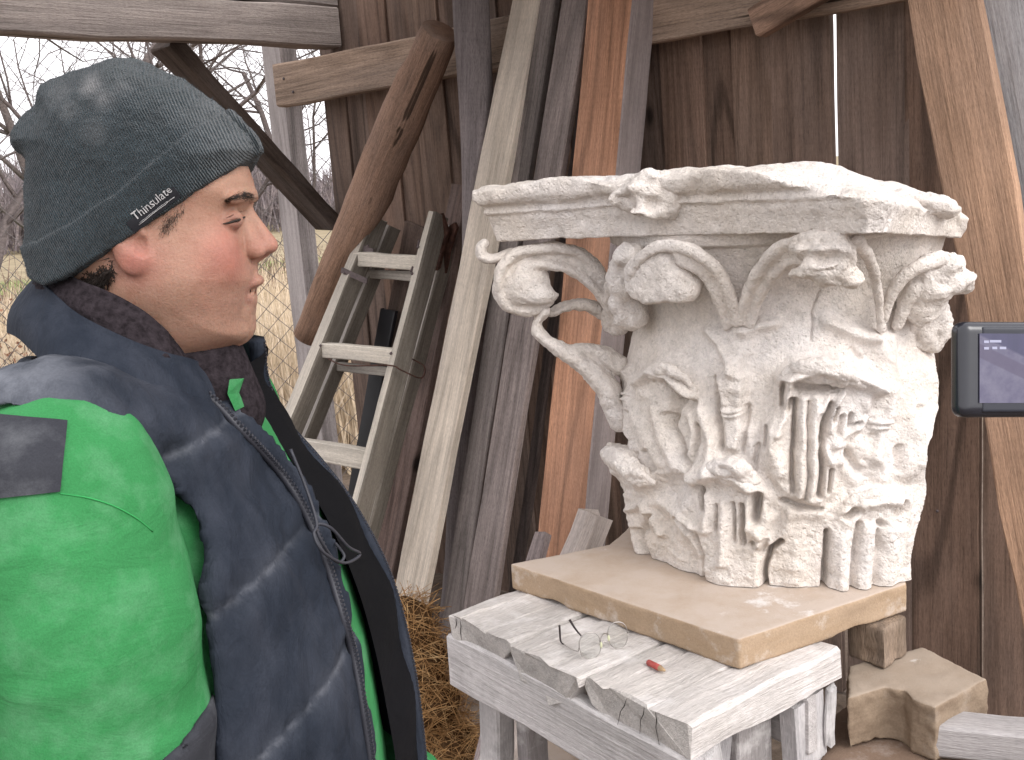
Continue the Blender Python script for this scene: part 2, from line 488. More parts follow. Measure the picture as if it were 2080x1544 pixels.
# gable beams and brace
bd = nrm(Zp(0, 97, P(650, 120, 4.4)[2])-P(650, 120, 4.4)); bd[2] = 0; bd = nrm(bd)
bn = V(-bd[1], bd[0], 0); bn = bn if bn@(CP-P(600, 100, 4.4)) > 0 else -bn
b0 = P(655, 103, 4.40)
timber('beam', b0+V(0, 0, .075)-bd*.02, b0+V(0, 0, .075)+bd*2.6, V(0, 0, -1), .15, .10, M['wood_beam'], (.44, .38, .35), shed, seg=18, wob=.003, bev=.007)
timber('beam', b0+V(0, 0, .236)-bd*.03, b0+V(0, 0, .236)+bd*2.6, V(0, 0, -1), .15, .09, M['wood_beam'], (.40, .35, .33), shed, seg=18, wob=.003, bev=.007)
bp = b0-bn*.05
timber('brace', PL(660, 468, bp, bn), PL(325, 98, bp, bn), w*1.0, .135, .06, M['wood'], (.085, .062, .05), shed, seg=10, wob=.002)
# end of a short diagonal strut at the top
timber('strut', PL(1527, 46, RA+nw*.10, nw), PL(1527, 46, RA+nw*.10, nw)+1.1*nrm(PL(1640, -22, RA+nw*.10, nw)-PL(1527, 46, RA+nw*.10, nw)), V(0, 0, -1), .082, .05,
       M['wood_ring'], (.33, .21, .15), shed, seg=8, end_mat=M['wood_pale'])

# boarded lean-to roof over the wall (unseen, inferred from the frontal light): the yard side and both ends stay open
RN, RS0, RS1 = 2.35, s0+1.0, s0+3.35  # left end cut back to let light onto the beam and rail
for k in range(14):
    q0 = RS0+(RS1-RS0)*k/14; q1 = RS0+(RS1-RS0)*(k+1)/14
    timber('roof_board', wallpt((q0+q1)/2, 2.78+.004*(k % 2), -.15), wallpt((q0+q1)/2, 2.60+.004*(k % 2), RN), w, q1-q0+.02, .024, M['wood'], (.17, .125, .10), shed, seg=6)
for q in (.02, RN-.12):
    timber('purlin', wallpt(RS0+.05, 2.66 if q < 1 else 2.52, q), wallpt(RS1-.05, 2.66 if q < 1 else 2.52, q), V(0, 0, -1), .11, .07, M['wood'], (.19, .14, .11), shed, seg=8)

# ================================================================ leaning timbers
def lean(name, label, cat, TL, TR, BL, BR, ot, ob, thick, mat, color, top=0.0, side=None, group=None, seg=14, wob=.002, end=None, parent=None, foot=True, bev=.004):
    a, b = WL(*TL, ot), WL(*TR, ot); c, d = WL(*BL, ob), WL(*BR, ob)
    pt, pb = (a+b)/2, (c+d)/2
    ax = nrm(pt-pb); x = w-ax*(w@ax); x = nrm(x)
    wt, wb = abs((b-a)@x), abs((d-c)@x)
    L = np.linalg.norm(pt-pb); dw = (wt-wb)/L
    if foot:
        e = pb[2]/ax[2]; pb = pb-ax*e; wb = wb-dw*e
    pt = pt+ax*top; wt = wt+dw*top
    o = timber(name, pb+V(0, 0, .012 if foot else 0), pt, w, wb, thick, mat, color, parent, w1=wt, seg=seg, wob=wob, side_mat=side, end_mat=end, bev=bev)
    if label: tag(o, label, cat, group)
    return o
GR = 'timbers leaning against the shed wall'
lean('squared_timber', 'long pale squared timber leaning beside the ladder, longest and lightest', 'timber',
     (1037, 0), (1096, 0), (798, 1230), (857, 1230), .20, .62, .035, M['wood_pale'], (.62, .54, .45), .5, group=GR)
lean('grey_board', 'narrow dark grey board leaning just right of the pale squared timber', 'board',
     (1084, 0), (1130, 0), (906, 1200), (945, 1200), .20, .50, .03, M['wood'], (.25, .215, .20), .4, group=GR)
lean('grey_board', 'broad grey board leaning between the narrow grey board and the orange timber', 'board',
     (1139, 0), (1193, 0), (950, 1200), (1007, 1200), .215, .52, .03, M['wood'], (.27, .225, .21), .4, group=GR)
m_side = mat_wood('grey_side_wood', .6, .2, .3, .35)
lean('orange_timber', 'thick orange brown timber with a grey side, leaning behind the capital', 'timber',
     (1193, 0), (1286, 0), (1092, 1110), (1182, 1110), .235, .46, .115, mat_wood('orange_pine', .75, .5, .2, .5), (.50, .265, .165), .4,
     side=mat_wood('grey_sawn_side', .5, .2, .4, .3, 0, (.36, .33, .34), (.27, .225, .215, 1)), group=GR)
lean('wide_plank', 'wide rough brown plank leaning at the right edge behind the camcorder screen', 'plank',
     (1835, 0), (1985, 0), (1998, 860), (2140, 860), .24, .42, .04, mat_wood('rough_sawn_wood', .7, .15, .25, .6), (.43, .27, .18), .4, group=GR, wob=.004)
lean('grey_slab_board', 'smooth pale grey board behind the wide brown plank at the far right', 'board',
     (1980, 0), (2090, 0), (2140, 900), (2250, 900), .20, .30, .03, M['wood_pale'], (.40, .39, .40), .4, group=GR)
lean('brown_offcut_board', 'dark brown board leaning behind the lower rungs of the ladder', 'board',
     (800, 560), (850, 560), (690, 1150), (745, 1150), .10, .26, .03, M['wood'], (.15, .105, .085), .2, group=GR)
lean('brown_offcut_board', 'reddish brown board leaning between the ladder and the pale squared timber', 'board',
     (905, 430), (940, 430), (752, 1150), (800, 1150), .10, .40, .03, M['wood'], (.20, .14, .12), .1, group=GR)
lean('thin_batten', 'thin dark batten leaning in the gap right of the broad grey board', 'batten',
     (1150, 380), (1166, 380), (1040, 1160), (1058, 1160), .17, .36, .02, M['wood'], (.15, .12, .11), .3, group=GR)
lean('black_strip', 'black plastic edging strip standing behind the ladder rungs', 'strip',
     (771, 630), (801, 628), (722, 915), (748, 915), .16, .30, .02, M['black_plastic'], (1, 1, 1), 0, wob=.001)
lean('short_post', 'short pale hewn post with a rounded top just behind the sandstone slab', 'post',
     (1168, 1034), (1212, 1040), (1133, 1122), (1180, 1126), .80, .86, .10, M['wood_pale'], (.52, .45, .41), 0, bev=.02, wob=.004)
lean('short_board', 'small grey board end behind the slab, left of the short hewn post', 'board',
     (1083, 1080), (1108, 1082), (1068, 1140), (1094, 1140), .70, .76, .03, M['wood'], (.33, .27, .26), 0)

# round timbers
def round_timber(name, label, pts, rad, mat, color, cat, seed=1, endmat=None):
    pts = smoothpath(pts, 10); rad = np.interp(np.linspace(0, 1, len(pts)), np.linspace(0, 1, len(rad)), rad)
    k = 20; v, f = tube_np(pts, rad, k)
    c = pts.repeat(k, 0); d = v[:len(c)]-c
    q = d.copy(); q[:, 2] *= 1
    nz = fbm(np.c_[v[:len(c), 0]*14, v[:len(c), 1]*14, v[:len(c), 2]*2.2], 1.0, 3, seed)
    v[:len(c)] = c + d*(1+.10*nz[:, None])
    z = nrm(pts[-1]-pts[0]); x = nrm(np.cross(z, V(0, 1, .2))); y = np.cross(z, x)
    m = frame(pts[0], x, y, z); R = np.array([x, y, z])
    me = mesh_py(name, (v-pts[0])@R.T, tris_fix(f), True); me.materials.append(mat); me.materials.append(endmat or mat)
    nf = len(me.polygons)
    for p in list(me.polygons)[nf-2*k:]: p.material_index = 1; p.use_smooth = False
    o = obj(name, me, None, None, color); place(o, m)
    return tag(o, label, cat)
round_timber('log', 'thick round brown debarked log leaning diagonally above the ladder',
             [WL(625, 684, .30), WL(755, 385, .26), WL(893, 62, .275)], [.060, .074, .082, .080, .066], mat_wood('log_wood', 1.1, .1, .35, .8, ck=.31), (.34, .21, .145), 'log', 4, M['wood_pale'])
round_timber('grey_pole', 'weathered grey round pole standing behind the pale squared timber', [wallpt(ws(985), .01, .36), WL(972, 500, .27), WL(955, -60, .235)], [.055, .055, .058], mat_wood('pole_wood', .9, .1, .5, .7), (.23, .20, .20), 'pole', 9)

# ================================================================ wooden double ladder
lad = thing('stepladder', 'old grey folding wooden stepladder with rusty hinges leaning against the shed wall', 'ladder', WL(700, 1150, .6)*V(1, 1, 0))
LT = dict(mat=M['wood_pale'], side=M['wood'])
def rail_px(TL, TR, BL, BR, ot, ob, thick, col): return lean('side_rail', None, None, TL, TR, BL, BR, ot, ob, thick, M['wood_pale'], col, 0, side=mat_side, parent=lad, seg=12, wob=.0015, bev=.006)
mat_side = mat_wood('grey_rail_side', .8, .2, .6, .5, 0, (.22, .195, .165), (.21, .185, .155, 1))
cl = (.52, .47, .40)
rail_px((742, 434), (761, 434), (563, 870), (585, 870), .24, .60, .075, cl)
rail_px((867, 430), (883, 430), (738, 925), (753, 925), .24, .64, .075, cl)
rail_px((776, 456), (792, 456), (606, 870), (628, 870), .13, .47, .06, (.36, .33, .30))
rail_px((900, 456), (916, 456), (772, 925), (790, 925), .13, .50, .06, (.36, .33, .30))
def rung(l, r, h0, h1, off, th=.03, col=(.64, .585, .50)):
    a, b = WL(l[0], (l[1]+h0)/2, off), WL(r[0], (r[1]+h1)/2, off)
    hh = np.linalg.norm(WL(l[0], l[1], off)-WL(l[0], h0, off))
    timber('rung', a, b, V(0, 0, -1), hh, th, M['wood_pale'], col, lad, seg=4, wob=.001, bev=.004)
def oy(y): return .24+(y-432)*(.36/436)
rung((718, 513), (850, 522), 541, 548, oy(520)-.005)
rung((649, 697), (800, 711), 726, 741, oy(705)-.005)
rung((590, 890), (746, 916), 928, 955, oy(905)-.005)
rung((742, 548), (856, 554), 566, 571, oy(520)-.10, .02, (.40, .37, .33))
rung((660, 735), (800, 749), 752, 766, oy(705)-.11, .02, (.40, .37, .33))
# iron straps round the rails and rusty hinge plates
for (x0, y0, x1, y1) in [(713, 494, 758, 512), (693, 548, 745, 572), (850, 494, 862, 500), (836, 546, 850, 556)]:
    o1 = oy((y0+y1)/2)+.004
    timber('iron_strap', WL(x0, y0, o1), WL(x1, y1, o1-.03), V(0, 0, -1), .022, .004, M['iron'], (1, 1, 1), lad, seg=3, wob=.0005, bev=.001)
def hinge(pts, off, name='hinge_plate'):
    c = np.array([WL(x, y, off) for x, y in pts]); z = nw*.006
    n = len(c); v = np.concatenate([c+z, c-z]); f = [tuple(range(n)), tuple(range(2*n-1, n-1, -1))]+[(i, (i+1) % n, n+(i+1) % n, n+i) for i in range(n)]
    return obj(name, mesh_py(name, v, f), M['rust'], lad)
hinge([(884, 436), (899, 433), (912, 470), (903, 500), (893, 545), (880, 578), (866, 580), (858, 570), (862, 540), (876, 490)], .20)
hinge([(915, 458), (925, 452), (930, 462), (915, 510), (905, 560), (893, 597), (880, 594), (880, 580), (893, 545), (905, 500)], .17)
for (x, y) in [(748, 500), (700, 555), (850, 502), (838, 556), (652, 702), (795, 718)]:
    q = WL(x, y, oy(y)+.003); tube_obj('bolt', [q, q+nw*.006], [.006, .004], M['iron'], lad, 8)
# a twist of wire tied round the right rail
wp = [WL(655, 722, oy(722)-.05), WL(700, 742, oy(740)+.01), WL(790, 742, oy(742)+.015), WL(815, 752, oy(745)), WL(855, 768, oy(760)-.08), WL(862, 745, oy(740)-.1), WL(835, 728, oy(730)-.09)]
wr = tube_obj('tie_wire', smoothpath(wp, 6), .0028, M['rust'], None, 5); tag(wr, 'rusty wire twisted round the ladder below its second rung', 'wire')

# offcuts on the ground between the ladder and the wall
for k, (x, y, l, an, c, lb) in enumerate([(640, 985, .35, .2, (.55, .50, .46), 'pale short board lying under the ladder beside the corner post'), (690, 1010, .4, 1.3, (.45, .40, .36), 'grey short board lying crosswise under the ladder')]):
    q = wallpt(ws(x)+.1, 0, .25+.12*k); z0 = .012+.03*k
    tag(timber('offcut', V(q[0], q[1], z0+.025), V(q[0]+l*math.cos(an), q[1]+l*math.sin(an), z0+.025), V(-math.sin(an), math.cos(an), 0), .09, .022, M['wood_pale'], c, None, seg=4), lb, 'board')
# ================================================================ carved capital
def mat_stone(name, c0, c1, c2, spots=.25, bump=.6, sc=1.0):
    m = NT(name); co = m.coords(False)
    big = m.noise(co, 5*sc, 4, .6); mid = m.noise(co, 34*sc, 5, .65); fine = m.noise(co, 260*sc, 3, .7)
    c = m.ramp(big, [(.32, c0), (.52, c1), (.72, c2)])
    c = m.mix(1.0, c, m.ramp(mid, [(.3, .86), (.7, 1.08)]), 'MULTIPLY')
    c = m.mix(1.0, c, m.ramp(fine, [(.25, .84), (.6, 1.04)]), 'MULTIPLY')
    sp = m.ramp(m.noise(co, 22*sc, 6, .78), [(.58, 0.0), (.72, spots)])
    c = m.mix(sp, c, (.30, .27, .24))
    gr = m.noise(co, 95*sc, 4, .75); vo = m.n('TexVoronoi'); m.set(vo.inputs['Vector'], co); m.set(vo.inputs['Scale'], 130*sc)
    pit = m.ramp(vo.outputs['Distance'], [(.10, 0.0), (.35, 1.0)])
    c = m.mix(1.0, c, m.ramp(gr, [(.32, .86), (.55, 1.02)]), 'MULTIPLY')
    h = m.math('ADD', m.math('MULTIPLY', mid, .6), m.math('MULTIPLY', fine, .35)); h = m.math('ADD', h, m.math('MULTIPLY', gr, .9)); h = m.math('ADD', h, m.math('MULTIPLY', pit, .25))
    return m.out(c, .95, m.bump(h, bump, .0065), .08)
M['limestone'] = mat_stone('white_limestone', (.70, .63, .56), (.765, .705, .655), (.80, .755, .73), .40, .8)
KX, KY, KZ = .505, 1.985, .934
K = V(KX, KY, KZ)
def CY(x, y, r):
    """where the sight line first meets a cylinder of radius r about the capital's axis, in the capital's own space"""
    d = ray(x, y); ox, oy_ = -KX, -KY
    A = d[0]**2+d[1]**2; B = ox*d[0]+oy_*d[1]; C = ox*ox+oy_*oy_-r*r
    D = B*B-A*C; t = (-B-math.sqrt(D))/A if D > 0 else -B/A
    return CP + d*t - K
def YP(x, y, yy=0.0): return PL(x, y, V(0, KY+yy, 0), V(0, 1, 0))-K
capital = thing('stone_capital', 'large broken white limestone column capital carved with leaves and scrolls on the slab', 'capital', K)
RB_Z = [0, .05, .15, .30, .45, .525, .55, .60]; RB_R = [.288, .288, .283, .268, .270, .288, .305, .31]
def rb(z): return np.interp(z, RB_Z, RB_R).astype(np.float32)
def cutf(X, Y, Z):
    """the capital is broken off along its right side"""
    a = P(1948, 470, 1.78)-K; b = P(1846, 1185, 1.78)-K
    up = nrm(a-b); bk = nrm(V(.27, .96, 0)); n = nrm(np.cross(bk, up)); n = n if n[0] > 0 else -n
    return (X-a[0])*n[0]+(Y-a[1])*n[1]+(Z-a[2])*n[2]
def carve(name, fn, lo, hi, h, amp=.0035, sc=38, seed=0, parent=capital, deform=None, cut=True, rel=1, chip=0.0):
    f2 = (lambda X, Y, Z: np.maximum(fn(X, Y, Z), cutf(X, Y, Z)+.006*np.sin(Z*40)+.004*np.sin(Z*97+Y*60))) if cut else fn
    v, q = snet(f2, lo, hi, h); v = relax(v, q, rel, .5)
    n = vnormals(v, q)
    d = amp*fbm(v, sc, 3, seed, .55)+amp*.7*(np.abs(vnoise(v, sc*1.7, seed+9))-.3)
    if chip: d -= chip*.5*np.clip(np.abs(vnoise(v, sc*.7, seed+3))-.25, 0, 1)
    if chip: d -= chip*np.clip(fbm(v, sc*.45, 2, seed+5)-.35, 0, 1)*2
    v = v + n*d[:, None]
    if deform: v = deform(v)
    v[:, 2] = np.maximum(v[:, 2], 0.0015) if parent is capital else v[:, 2]
    o = bpy.data.objects.new(name, mesh_np(name, v, q)); o.data.materials.append(M['limestone']); link(o, parent)
    return o
# --- bell: carved relief traced stroke by stroke, then split into bell, leaves and stems
STEP = .0019
def relief_grid(t0, t1, step):
    nt = int(math.radians(t1-t0)*.30/step); nz_ = int(.580/step)
    th = np.radians(np.linspace(t0, t1, nt)); zz = np.linspace(0.0015, .580, nz_)
    T2, Z2 = np.meshgrid(th, zz, indexing='ij'); return T2, Z2
RB0 = [0, .03, .12, .21, .27, .34, .40, .47, .53, .552, .556, .58]; RB1 = [.298, .299, .301, .297, .288, .279, .268, .268, .285, .293, .304, .308]
def cpx(p):
    """capital space -> coordinates of the enlarged working trace"""
    q = (p+K-CP)@RM; x = 1040-F*q[:, 0]/q[:, 2]; y = 772+F*q[:, 1]/q[:, 2]
    return (x-914)*1.6893, (y-305)*1.6893
def strokedist(x, y, pts):
    d = np.full(len(x), 1e9)
    for (x0, y0), (x1, y1) in zip(pts[:-1], pts[1:]):
        ex, ey = x1-x0, y1-y0; t = np.clip(((x-x0)*ex+(y-y0)*ey)/max(ex*ex+ey*ey, 1e-6), 0, 1)
        d = np.minimum(d, np.hypot(x-x0-t*ex, y-y0-t*ey))
    return d
LEAFP = {   # raised leaf and stem fields: outline, height in mm, softness
 'u1': ([(632, 1010), (640, 860), (668, 775), (720, 712), (795, 722), (872, 790), (912, 880), (938, 960), (928, 1090), (860, 1120), (700, 1130), (640, 1090)], 13, 26),
 'u2': ([(1128, 770), (1175, 712), (1330, 716), (1442, 790), (1424, 870), (1392, 960), (1330, 1010), (1312, 1165), (1268, 1215), (1140, 1178), (1092, 1100), (1082, 940), (1126, 880)], 15, 20),
 'u3': ([(1520, 760), (1600, 720), (1700, 740), (1720, 900), (1690, 1060), (1600, 1120), (1520, 1090), (1500, 930)], 10, 40),
 'l1': ([(860, 1110), (930, 1070), (1010, 1085), (1090, 1150), (1120, 1260), (1090, 1380), (1075, 1530), (880, 1500), (870, 1400), (800, 1300), (780, 1230)], 13, 26),
 'l2': ([(500, 1060), (560, 1000), (650, 1060), (720, 1130), (745, 1240), (720, 1440), (640, 1420), (590, 1300), (560, 1160)], 12, 30),
 'l3': ([(1330, 1250), (1390, 1180), (1500, 1170), (1580, 1200), (1590, 1540), (1300, 1540), (1300, 1330)], 10, 28),
 's1': ([(925, 770), (980, 730), (1030, 770), (1016, 880), (996, 1030), (952, 1030), (938, 880)], 12, 14),
 's2': ([(588, 740), (640, 740), (655, 830), (648, 980), (600, 960), (600, 840)], 9, 14),
 's3': ([(1425, 800), (1505, 800), (1490, 930), (1470, 1080), (1418, 1060), (1430, 930)], 10, 16)}
RID = [  # points, height mm, width
 # first upper leaf
 ([(676, 792), (726, 745), (790, 772), (856, 838)], 13, 20), ([(660, 860), (690, 960), (740, 1060)], 6, 24), ([(735, 880), (760, 980), (800, 1080)], 6, 18),
 ([(880, 880), (915, 1000), (915, 1090)], 7, 16), ([(845, 900), (862, 960), (850, 1060)], 6, 12), ([(690, 830), (740, 850)], 4, 18),
 # second upper leaf
 ([(1150, 772), (1230, 742), (1330, 752), (1436, 806)], 22, 26), ([(1206, 840), (1204, 1000), (1196, 1170)], 11, 15), ([(1243, 830), (1238, 1000), (1230, 1190)], 13, 15),
 ([(1275, 840), (1262, 880)], 9, 12), ([(1160, 800), (1150, 900), (1130, 960)], 9, 13), ([(1330, 820), (1300, 870), (1290, 950)], 9, 9),
 ([(1120, 930), (1110, 1010), (1140, 1090)], 8, 22), ([(1310, 1000), (1340, 1010), (1330, 1060)], 10, 16), ([(1270, 1010), (1290, 1060)], 9, 12), ([(1400, 850), (1420, 900), (1390, 950)], 7, 16),
 ([(1090, 960), (1080, 1060), (1050, 1130)], 8, 26), ([(1020, 960), (1040, 1040)], 6, 22), ([(1400, 1010), (1450, 1080), (1480, 1120)], 8, 30), ([(1340, 1080), (1390, 1130)], 6, 28),
 # stems: ring and cup
 ([(942, 884), (975, 892), (1010, 886)], 6, 7), ([(944, 902), (975, 909), (1008, 903)], 5, 6), ([(612, 832), (652, 830)], 5, 6), ([(612, 850), (650, 849)], 4, 5),
 ([(1432, 930), (1490, 930)], 6, 7), ([(1432, 950), (1488, 952)], 5, 6), ([(940, 770), (955, 860)], 4, 12), ([(1010, 770), (1000, 860)], 4, 12),
 # broken sheath above the stems
 ([(885, 620), (930, 660), (955, 700), (990, 745)], 11, 20), ([(1010, 615), (1060, 600), (1110, 588)], 11, 20), ([(1030, 640), (1000, 720)], 8, 24), ([(1290, 590), (1360, 620), (1440, 640)], 11, 22), ([(1450, 640), (1480, 720), (1470, 790)], 9, 26),
 ([(985, 600), (978, 700), (975, 800)], 10, 34), ([(530, 560), (560, 660), (600, 760)], 10, 26), ([(660, 620), (640, 720)], 5, 40), ([(1500, 640), (1500, 780), (1490, 900)], 8, 26), ([(1600, 560), (1620, 650)], 6, 50),
 # lower row
 ([(868, 1112), (925, 1082), (1000, 1100), (1062, 1150)], 17, 30), ([(955, 1200), (955, 1400)], 7, 15), ([(900, 1180), (900, 1290)], 7, 14), ([(1035, 1190), (1030, 1290)], 6, 10),
 ([(740, 1200), (800, 1252), (850, 1290)], 8, 22), ([(1056, 1300), (1085, 1330), (1060, 1355)], 9, 16), ([(1120, 1350), (1150, 1300), (1160, 1230)], 8, 22), ([(1120, 1180), (1180, 1230), (1260, 1240)], 9, 30),
 ([(1180, 1260), (1180, 1480)], 5, 40), ([(930, 1420), (960, 1500)], 4, 40), ([(530, 1040), (620, 1085), (700, 1130)], 14, 34), ([(668, 1225), (698, 1208), (726, 1262), (742, 1312)], 9, 11),
 ([(608, 1170), (640, 1400)], 7, 11), ([(650, 1180), (672, 1300), (690, 1420)], 7, 11), ([(1350, 1236), (1400, 1200), (1470, 1186), (1540, 1190)], 13, 24), ([(1340, 1330), (1335, 1500)], 6, 26), ([(1420, 1300), (1405, 1500)], 6, 22), ([(1500, 1300), (1480, 1500)], 6, 26),
 ([(780, 1330), (800, 1460)], 5, 40), ([(1560, 900), (1600, 1000), (1560, 1100)], 7, 36), ([(1640, 740), (1672, 860), (1650, 1000)], 8, 30)]
GRO = [
 ([(775, 792), (800, 846), (786, 930)], 12, 14), ([(800, 850), (850, 862)], 10, 22), ([(768, 905), (815, 985), (846, 1084), (868, 1000), (872, 940)], 9, 9), ([(706, 1030), (726, 1080)], 8, 12), ([(650, 900), (672, 1040)], 5, 10),
 ([(1146, 782), (1140, 874)], 16, 8), ([(1182, 850), (1176, 1000), (1172, 1160)], 15, 7), ([(1222, 850), (1217, 1180)], 6, 4), ([(1290, 862), (1266, 960), (1262, 1175)], 17, 9), ([(1168, 850), (1160, 880)], 14, 8), ([(1312, 876), (1302, 916)], 13, 7),
 ([(1298, 1090), (1294, 1162)], 14, 7), ([(1358, 898), (1356, 940), (1386, 930)], 10, 7), ([(1090, 945), (1086, 1010)], 11, 8), ([(1060, 1010), (1050, 1090)], 7, 9), ([(1190, 800), (1300, 800)], 12, 18), ([(1330, 905), (1320, 960)], 8, 8),
 ([(1140, 1190), (1200, 1220), (1268, 1228)], 9, 10), ([(920, 780), (930, 900), (940, 1020)], 7, 9), ([(1022, 880), (1002, 1030)], 7, 9), ([(1062, 1166), (1056, 1210), (1050, 1262)], 22, 14), ([(880, 1138), (886, 1226)], 14, 9),
 ([(925, 1212), (930, 1292)], 8, 5), ([(984, 1200), (990, 1330)], 9, 6), ([(1013, 1212), (1016, 1335)], 15, 9), ([(800, 1258), (862, 1306), (886, 1380), (884, 1490)], 8, 9), ([(1046, 1340), (1070, 1376), (1086, 1330)], 10, 10),
 ([(1136, 1338), (1098, 1366), (1084, 1420), (1082, 1490)], 22, 10), ([(1294, 1312), (1290, 1400), (1282, 1505)], 18, 10), ([(1388, 1272), (1380, 1330), (1366, 1500)], 11, 10), ([(1352, 1248), (1376, 1226)], 18, 14), ([(1458, 1268), (1470, 1278)], 12, 10), ([(1452, 1300), (1440, 1480)], 7, 10),
 ([(1532, 1200), (1516, 1240)], 9, 10), ([(1530, 1020), (1524, 1090)], 8, 12), ([(628, 1180), (662, 1400)], 11, 7), ([(680, 1300), (715, 1440)], 13, 8), ([(590, 1180), (622, 1380)], 9, 7), ([(716, 1250), (700, 1300)], 9, 9), ([(1276, 484), (1246, 560), (1243, 650)], 3.5, 4),
 ([(1130, 500), (1280, 520), (1420, 500)], 6, 90), ([(700, 560), (830, 620)], 5, 80), ([(1380, 680), (1400, 710)], 4, 10), ([(1440, 980), (1420, 1060)], 7, 12), ([(1580, 880), (1570, 920)], 6, 14), ([(1400, 1095), (1360, 1040)], 8, 12)]
def relief(T2, Z2, traced=True):
    r0 = np.interp(Z2, RB0, RB1)
    kz = np.clip(1-Z2/.34, 0, 1); ox, oy2 = .012*kz, -.037*kz                # the worn foot sits a little off the axis
    base = np.stack([r0*np.cos(T2)+ox, r0*np.sin(T2)+oy2, Z2], -1).reshape(-1, 3)
    cx, cy = cpx(base); h = np.zeros(len(base)); own = np.zeros(len(base), int)
    view = nrm(CP-K-V(0, 0, .3)); facing = np.clip((np.cos(T2)*view[0]+np.sin(T2)*view[1]).ravel()*7-.2, 0, 1)
    gen = .006*np.cos(T2*16)+.004*np.cos(T2*40+Z2*9); gen = (gen*np.clip(1-Z2/.4, 0, 1)).ravel()
    rough_ = 1.0
    if traced:
        # wander the trace a little so that no edge is ruler-straight
        wx = 5*fbm(base, 30, 2, 71); wy = 5*fbm(base, 30, 2, 72); X, Y = cx+wx, cy+wy
        for i, (k, (pl_, hh, sf_)) in enumerate(LEAFP.items()):
            d = poly2(X, Y, pl_); h += hh*np.clip(.5-d/(2*sf_), 0, 1)**1.2; own[(d < 4) & (facing > .05) & (own == 0)] = i+1
        for pts, hh, wd in RID:
            m_ = (X > min(p[0] for p in pts)-3*wd) & (X < max(p[0] for p in pts)+3*wd) & (Y > min(p[1] for p in pts)-3*wd) & (Y < max(p[1] for p in pts)+3*wd)
            d = strokedist(X[m_], Y[m_], pts); h[m_] += hh*np.exp(-(d/wd)**2)
        for pts, hh, wd in GRO:
            m_ = (X > min(p[0] for p in pts)-3*wd) & (X < max(p[0] for p in pts)+3*wd) & (Y > min(p[1] for p in pts)-3*wd) & (Y < max(p[1] for p in pts)+3*wd)
            d = strokedist(X[m_], Y[m_], pts); h[m_] -= hh*1.15*np.exp(-(d/wd)**2.6)
        h = h*facing
    h = h*.00155+gen*(1-facing if traced else 1)
    low = np.clip(1.25-Z2.ravel()/.42, .15, 1)
    h += low*(.0020*fbm(base, 40, 3, 5, .6)+.0022*np.abs(fbm(base, 75, 2, 9))-.0012)
    h -= low*.010*np.clip(fbm(base, 26, 2, 12)-.55, 0, 1)
    r = r0+h.reshape(r0.shape)
    return np.stack([r*np.cos(T2)+ox, r*np.sin(T2)+oy2, Z2], -1).reshape(-1, 3), own
def grid_faces(nt, nz_):
    i, j = np.meshgrid(np.arange(nt-1), np.arange(nz_-1), indexing='ij'); a = (i*nz_+j).ravel()
    return np.stack([a, a+nz_, a+nz_+1, a+1], 1)
T2, Z2 = relief_grid(-212, 2, STEP); bv, own = relief(T2, Z2); bf = grid_faces(*T2.shape)
dcut = cutf(bv[:, 0], bv[:, 1], bv[:, 2])+.006*np.sin(bv[:, 2]*40)
cn = (cutf(1.0, 0, 0)-cutf(0.0, 0, 0), cutf(0, 1.0, 0)-cutf(0, 0.0, 0), cutf(0, 0, 1.0)-cutf(0, 0, 0.0))
over = np.clip(dcut, 0, None); bv = bv-over[:, None]*np.array(cn)          # the broken right side: pushed back to the fracture
bv = bv+(over > 0)[:, None]*np.array(cn)*(.004*fbm(bv, 30, 3, 8))[:, None]; bv[:, 2] = np.clip(bv[:, 2], .0015, .58)
def sub_mesh(name, sel, parent):
    f = bf[sel]; u, inv = np.unique(f, return_inverse=True); me = mesh_np(name, bv[u], inv.reshape(-1, 4))
    o = bpy.data.objects.new(name, me); me.materials.append(M['limestone']); link(o, parent); return o
fo_ = own[bf].max(1)
sub_mesh('bell', fo_ == 0, capital)
for i, k in enumerate(LEAFP):
    sub_mesh('stem' if k[0] == 's' else 'acanthus_leaf', fo_ == i+1, capital)
Tb, Zb = relief_grid(2, 148, .006); v_, _o = relief(Tb, Zb, False)
dc_ = np.clip(cutf(v_[:, 0], v_[:, 1], v_[:, 2]), 0, None); v_ = v_-dc_[:, None]*np.array(cn); v_[:, 2] = np.clip(v_[:, 2], .0015, .58)
o = bpy.data.objects.new('bell_back', mesh_np('bell_back', v_, grid_faces(*Tb.shape))); o.data.materials.append(M['limestone']); link(o, capital)
# overhanging leaf tips
def CC(cx, cy, r): return CY(914+cx/1.6893, 305+cy/1.6893, r)
def tip(paths, seed, amp=.003, chip=.008, k=.008):
    paths = [([CC(*p) for p in pts], rad) for pts, rad in paths]
    allp = np.array([p for pts, _ in paths for p in pts]); lo, hi = allp.min(0)-.06, allp.max(0)+.06
    paths = [(smoothpath(p, 5), np.interp(np.linspace(0, 1, (len(p)-1)*5+1), np.linspace(0, 1, len(r)), r)) for p, r in paths]
    def fn(X, Y, Z):
        f = None
        for p, r in paths: g = s_path(X, Y, Z, p, r); f = g if f is None else smin(f, g, k)
        return f
    return carve('leaf_tip', fn, lo, hi, .0032, amp, 60, seed, chip=chip)
tip([([(1150, 768, .306), (1200, 745, .318), (1270, 742, .330), (1350, 762, .330), (1400, 790, .322), (1440, 806, .312)], [.008, .012, .015, .016, .013, .009]), ([(1190, 770, .308), (1270, 776, .316), (1340, 796, .316)], [.009, .013, .010])], 81)
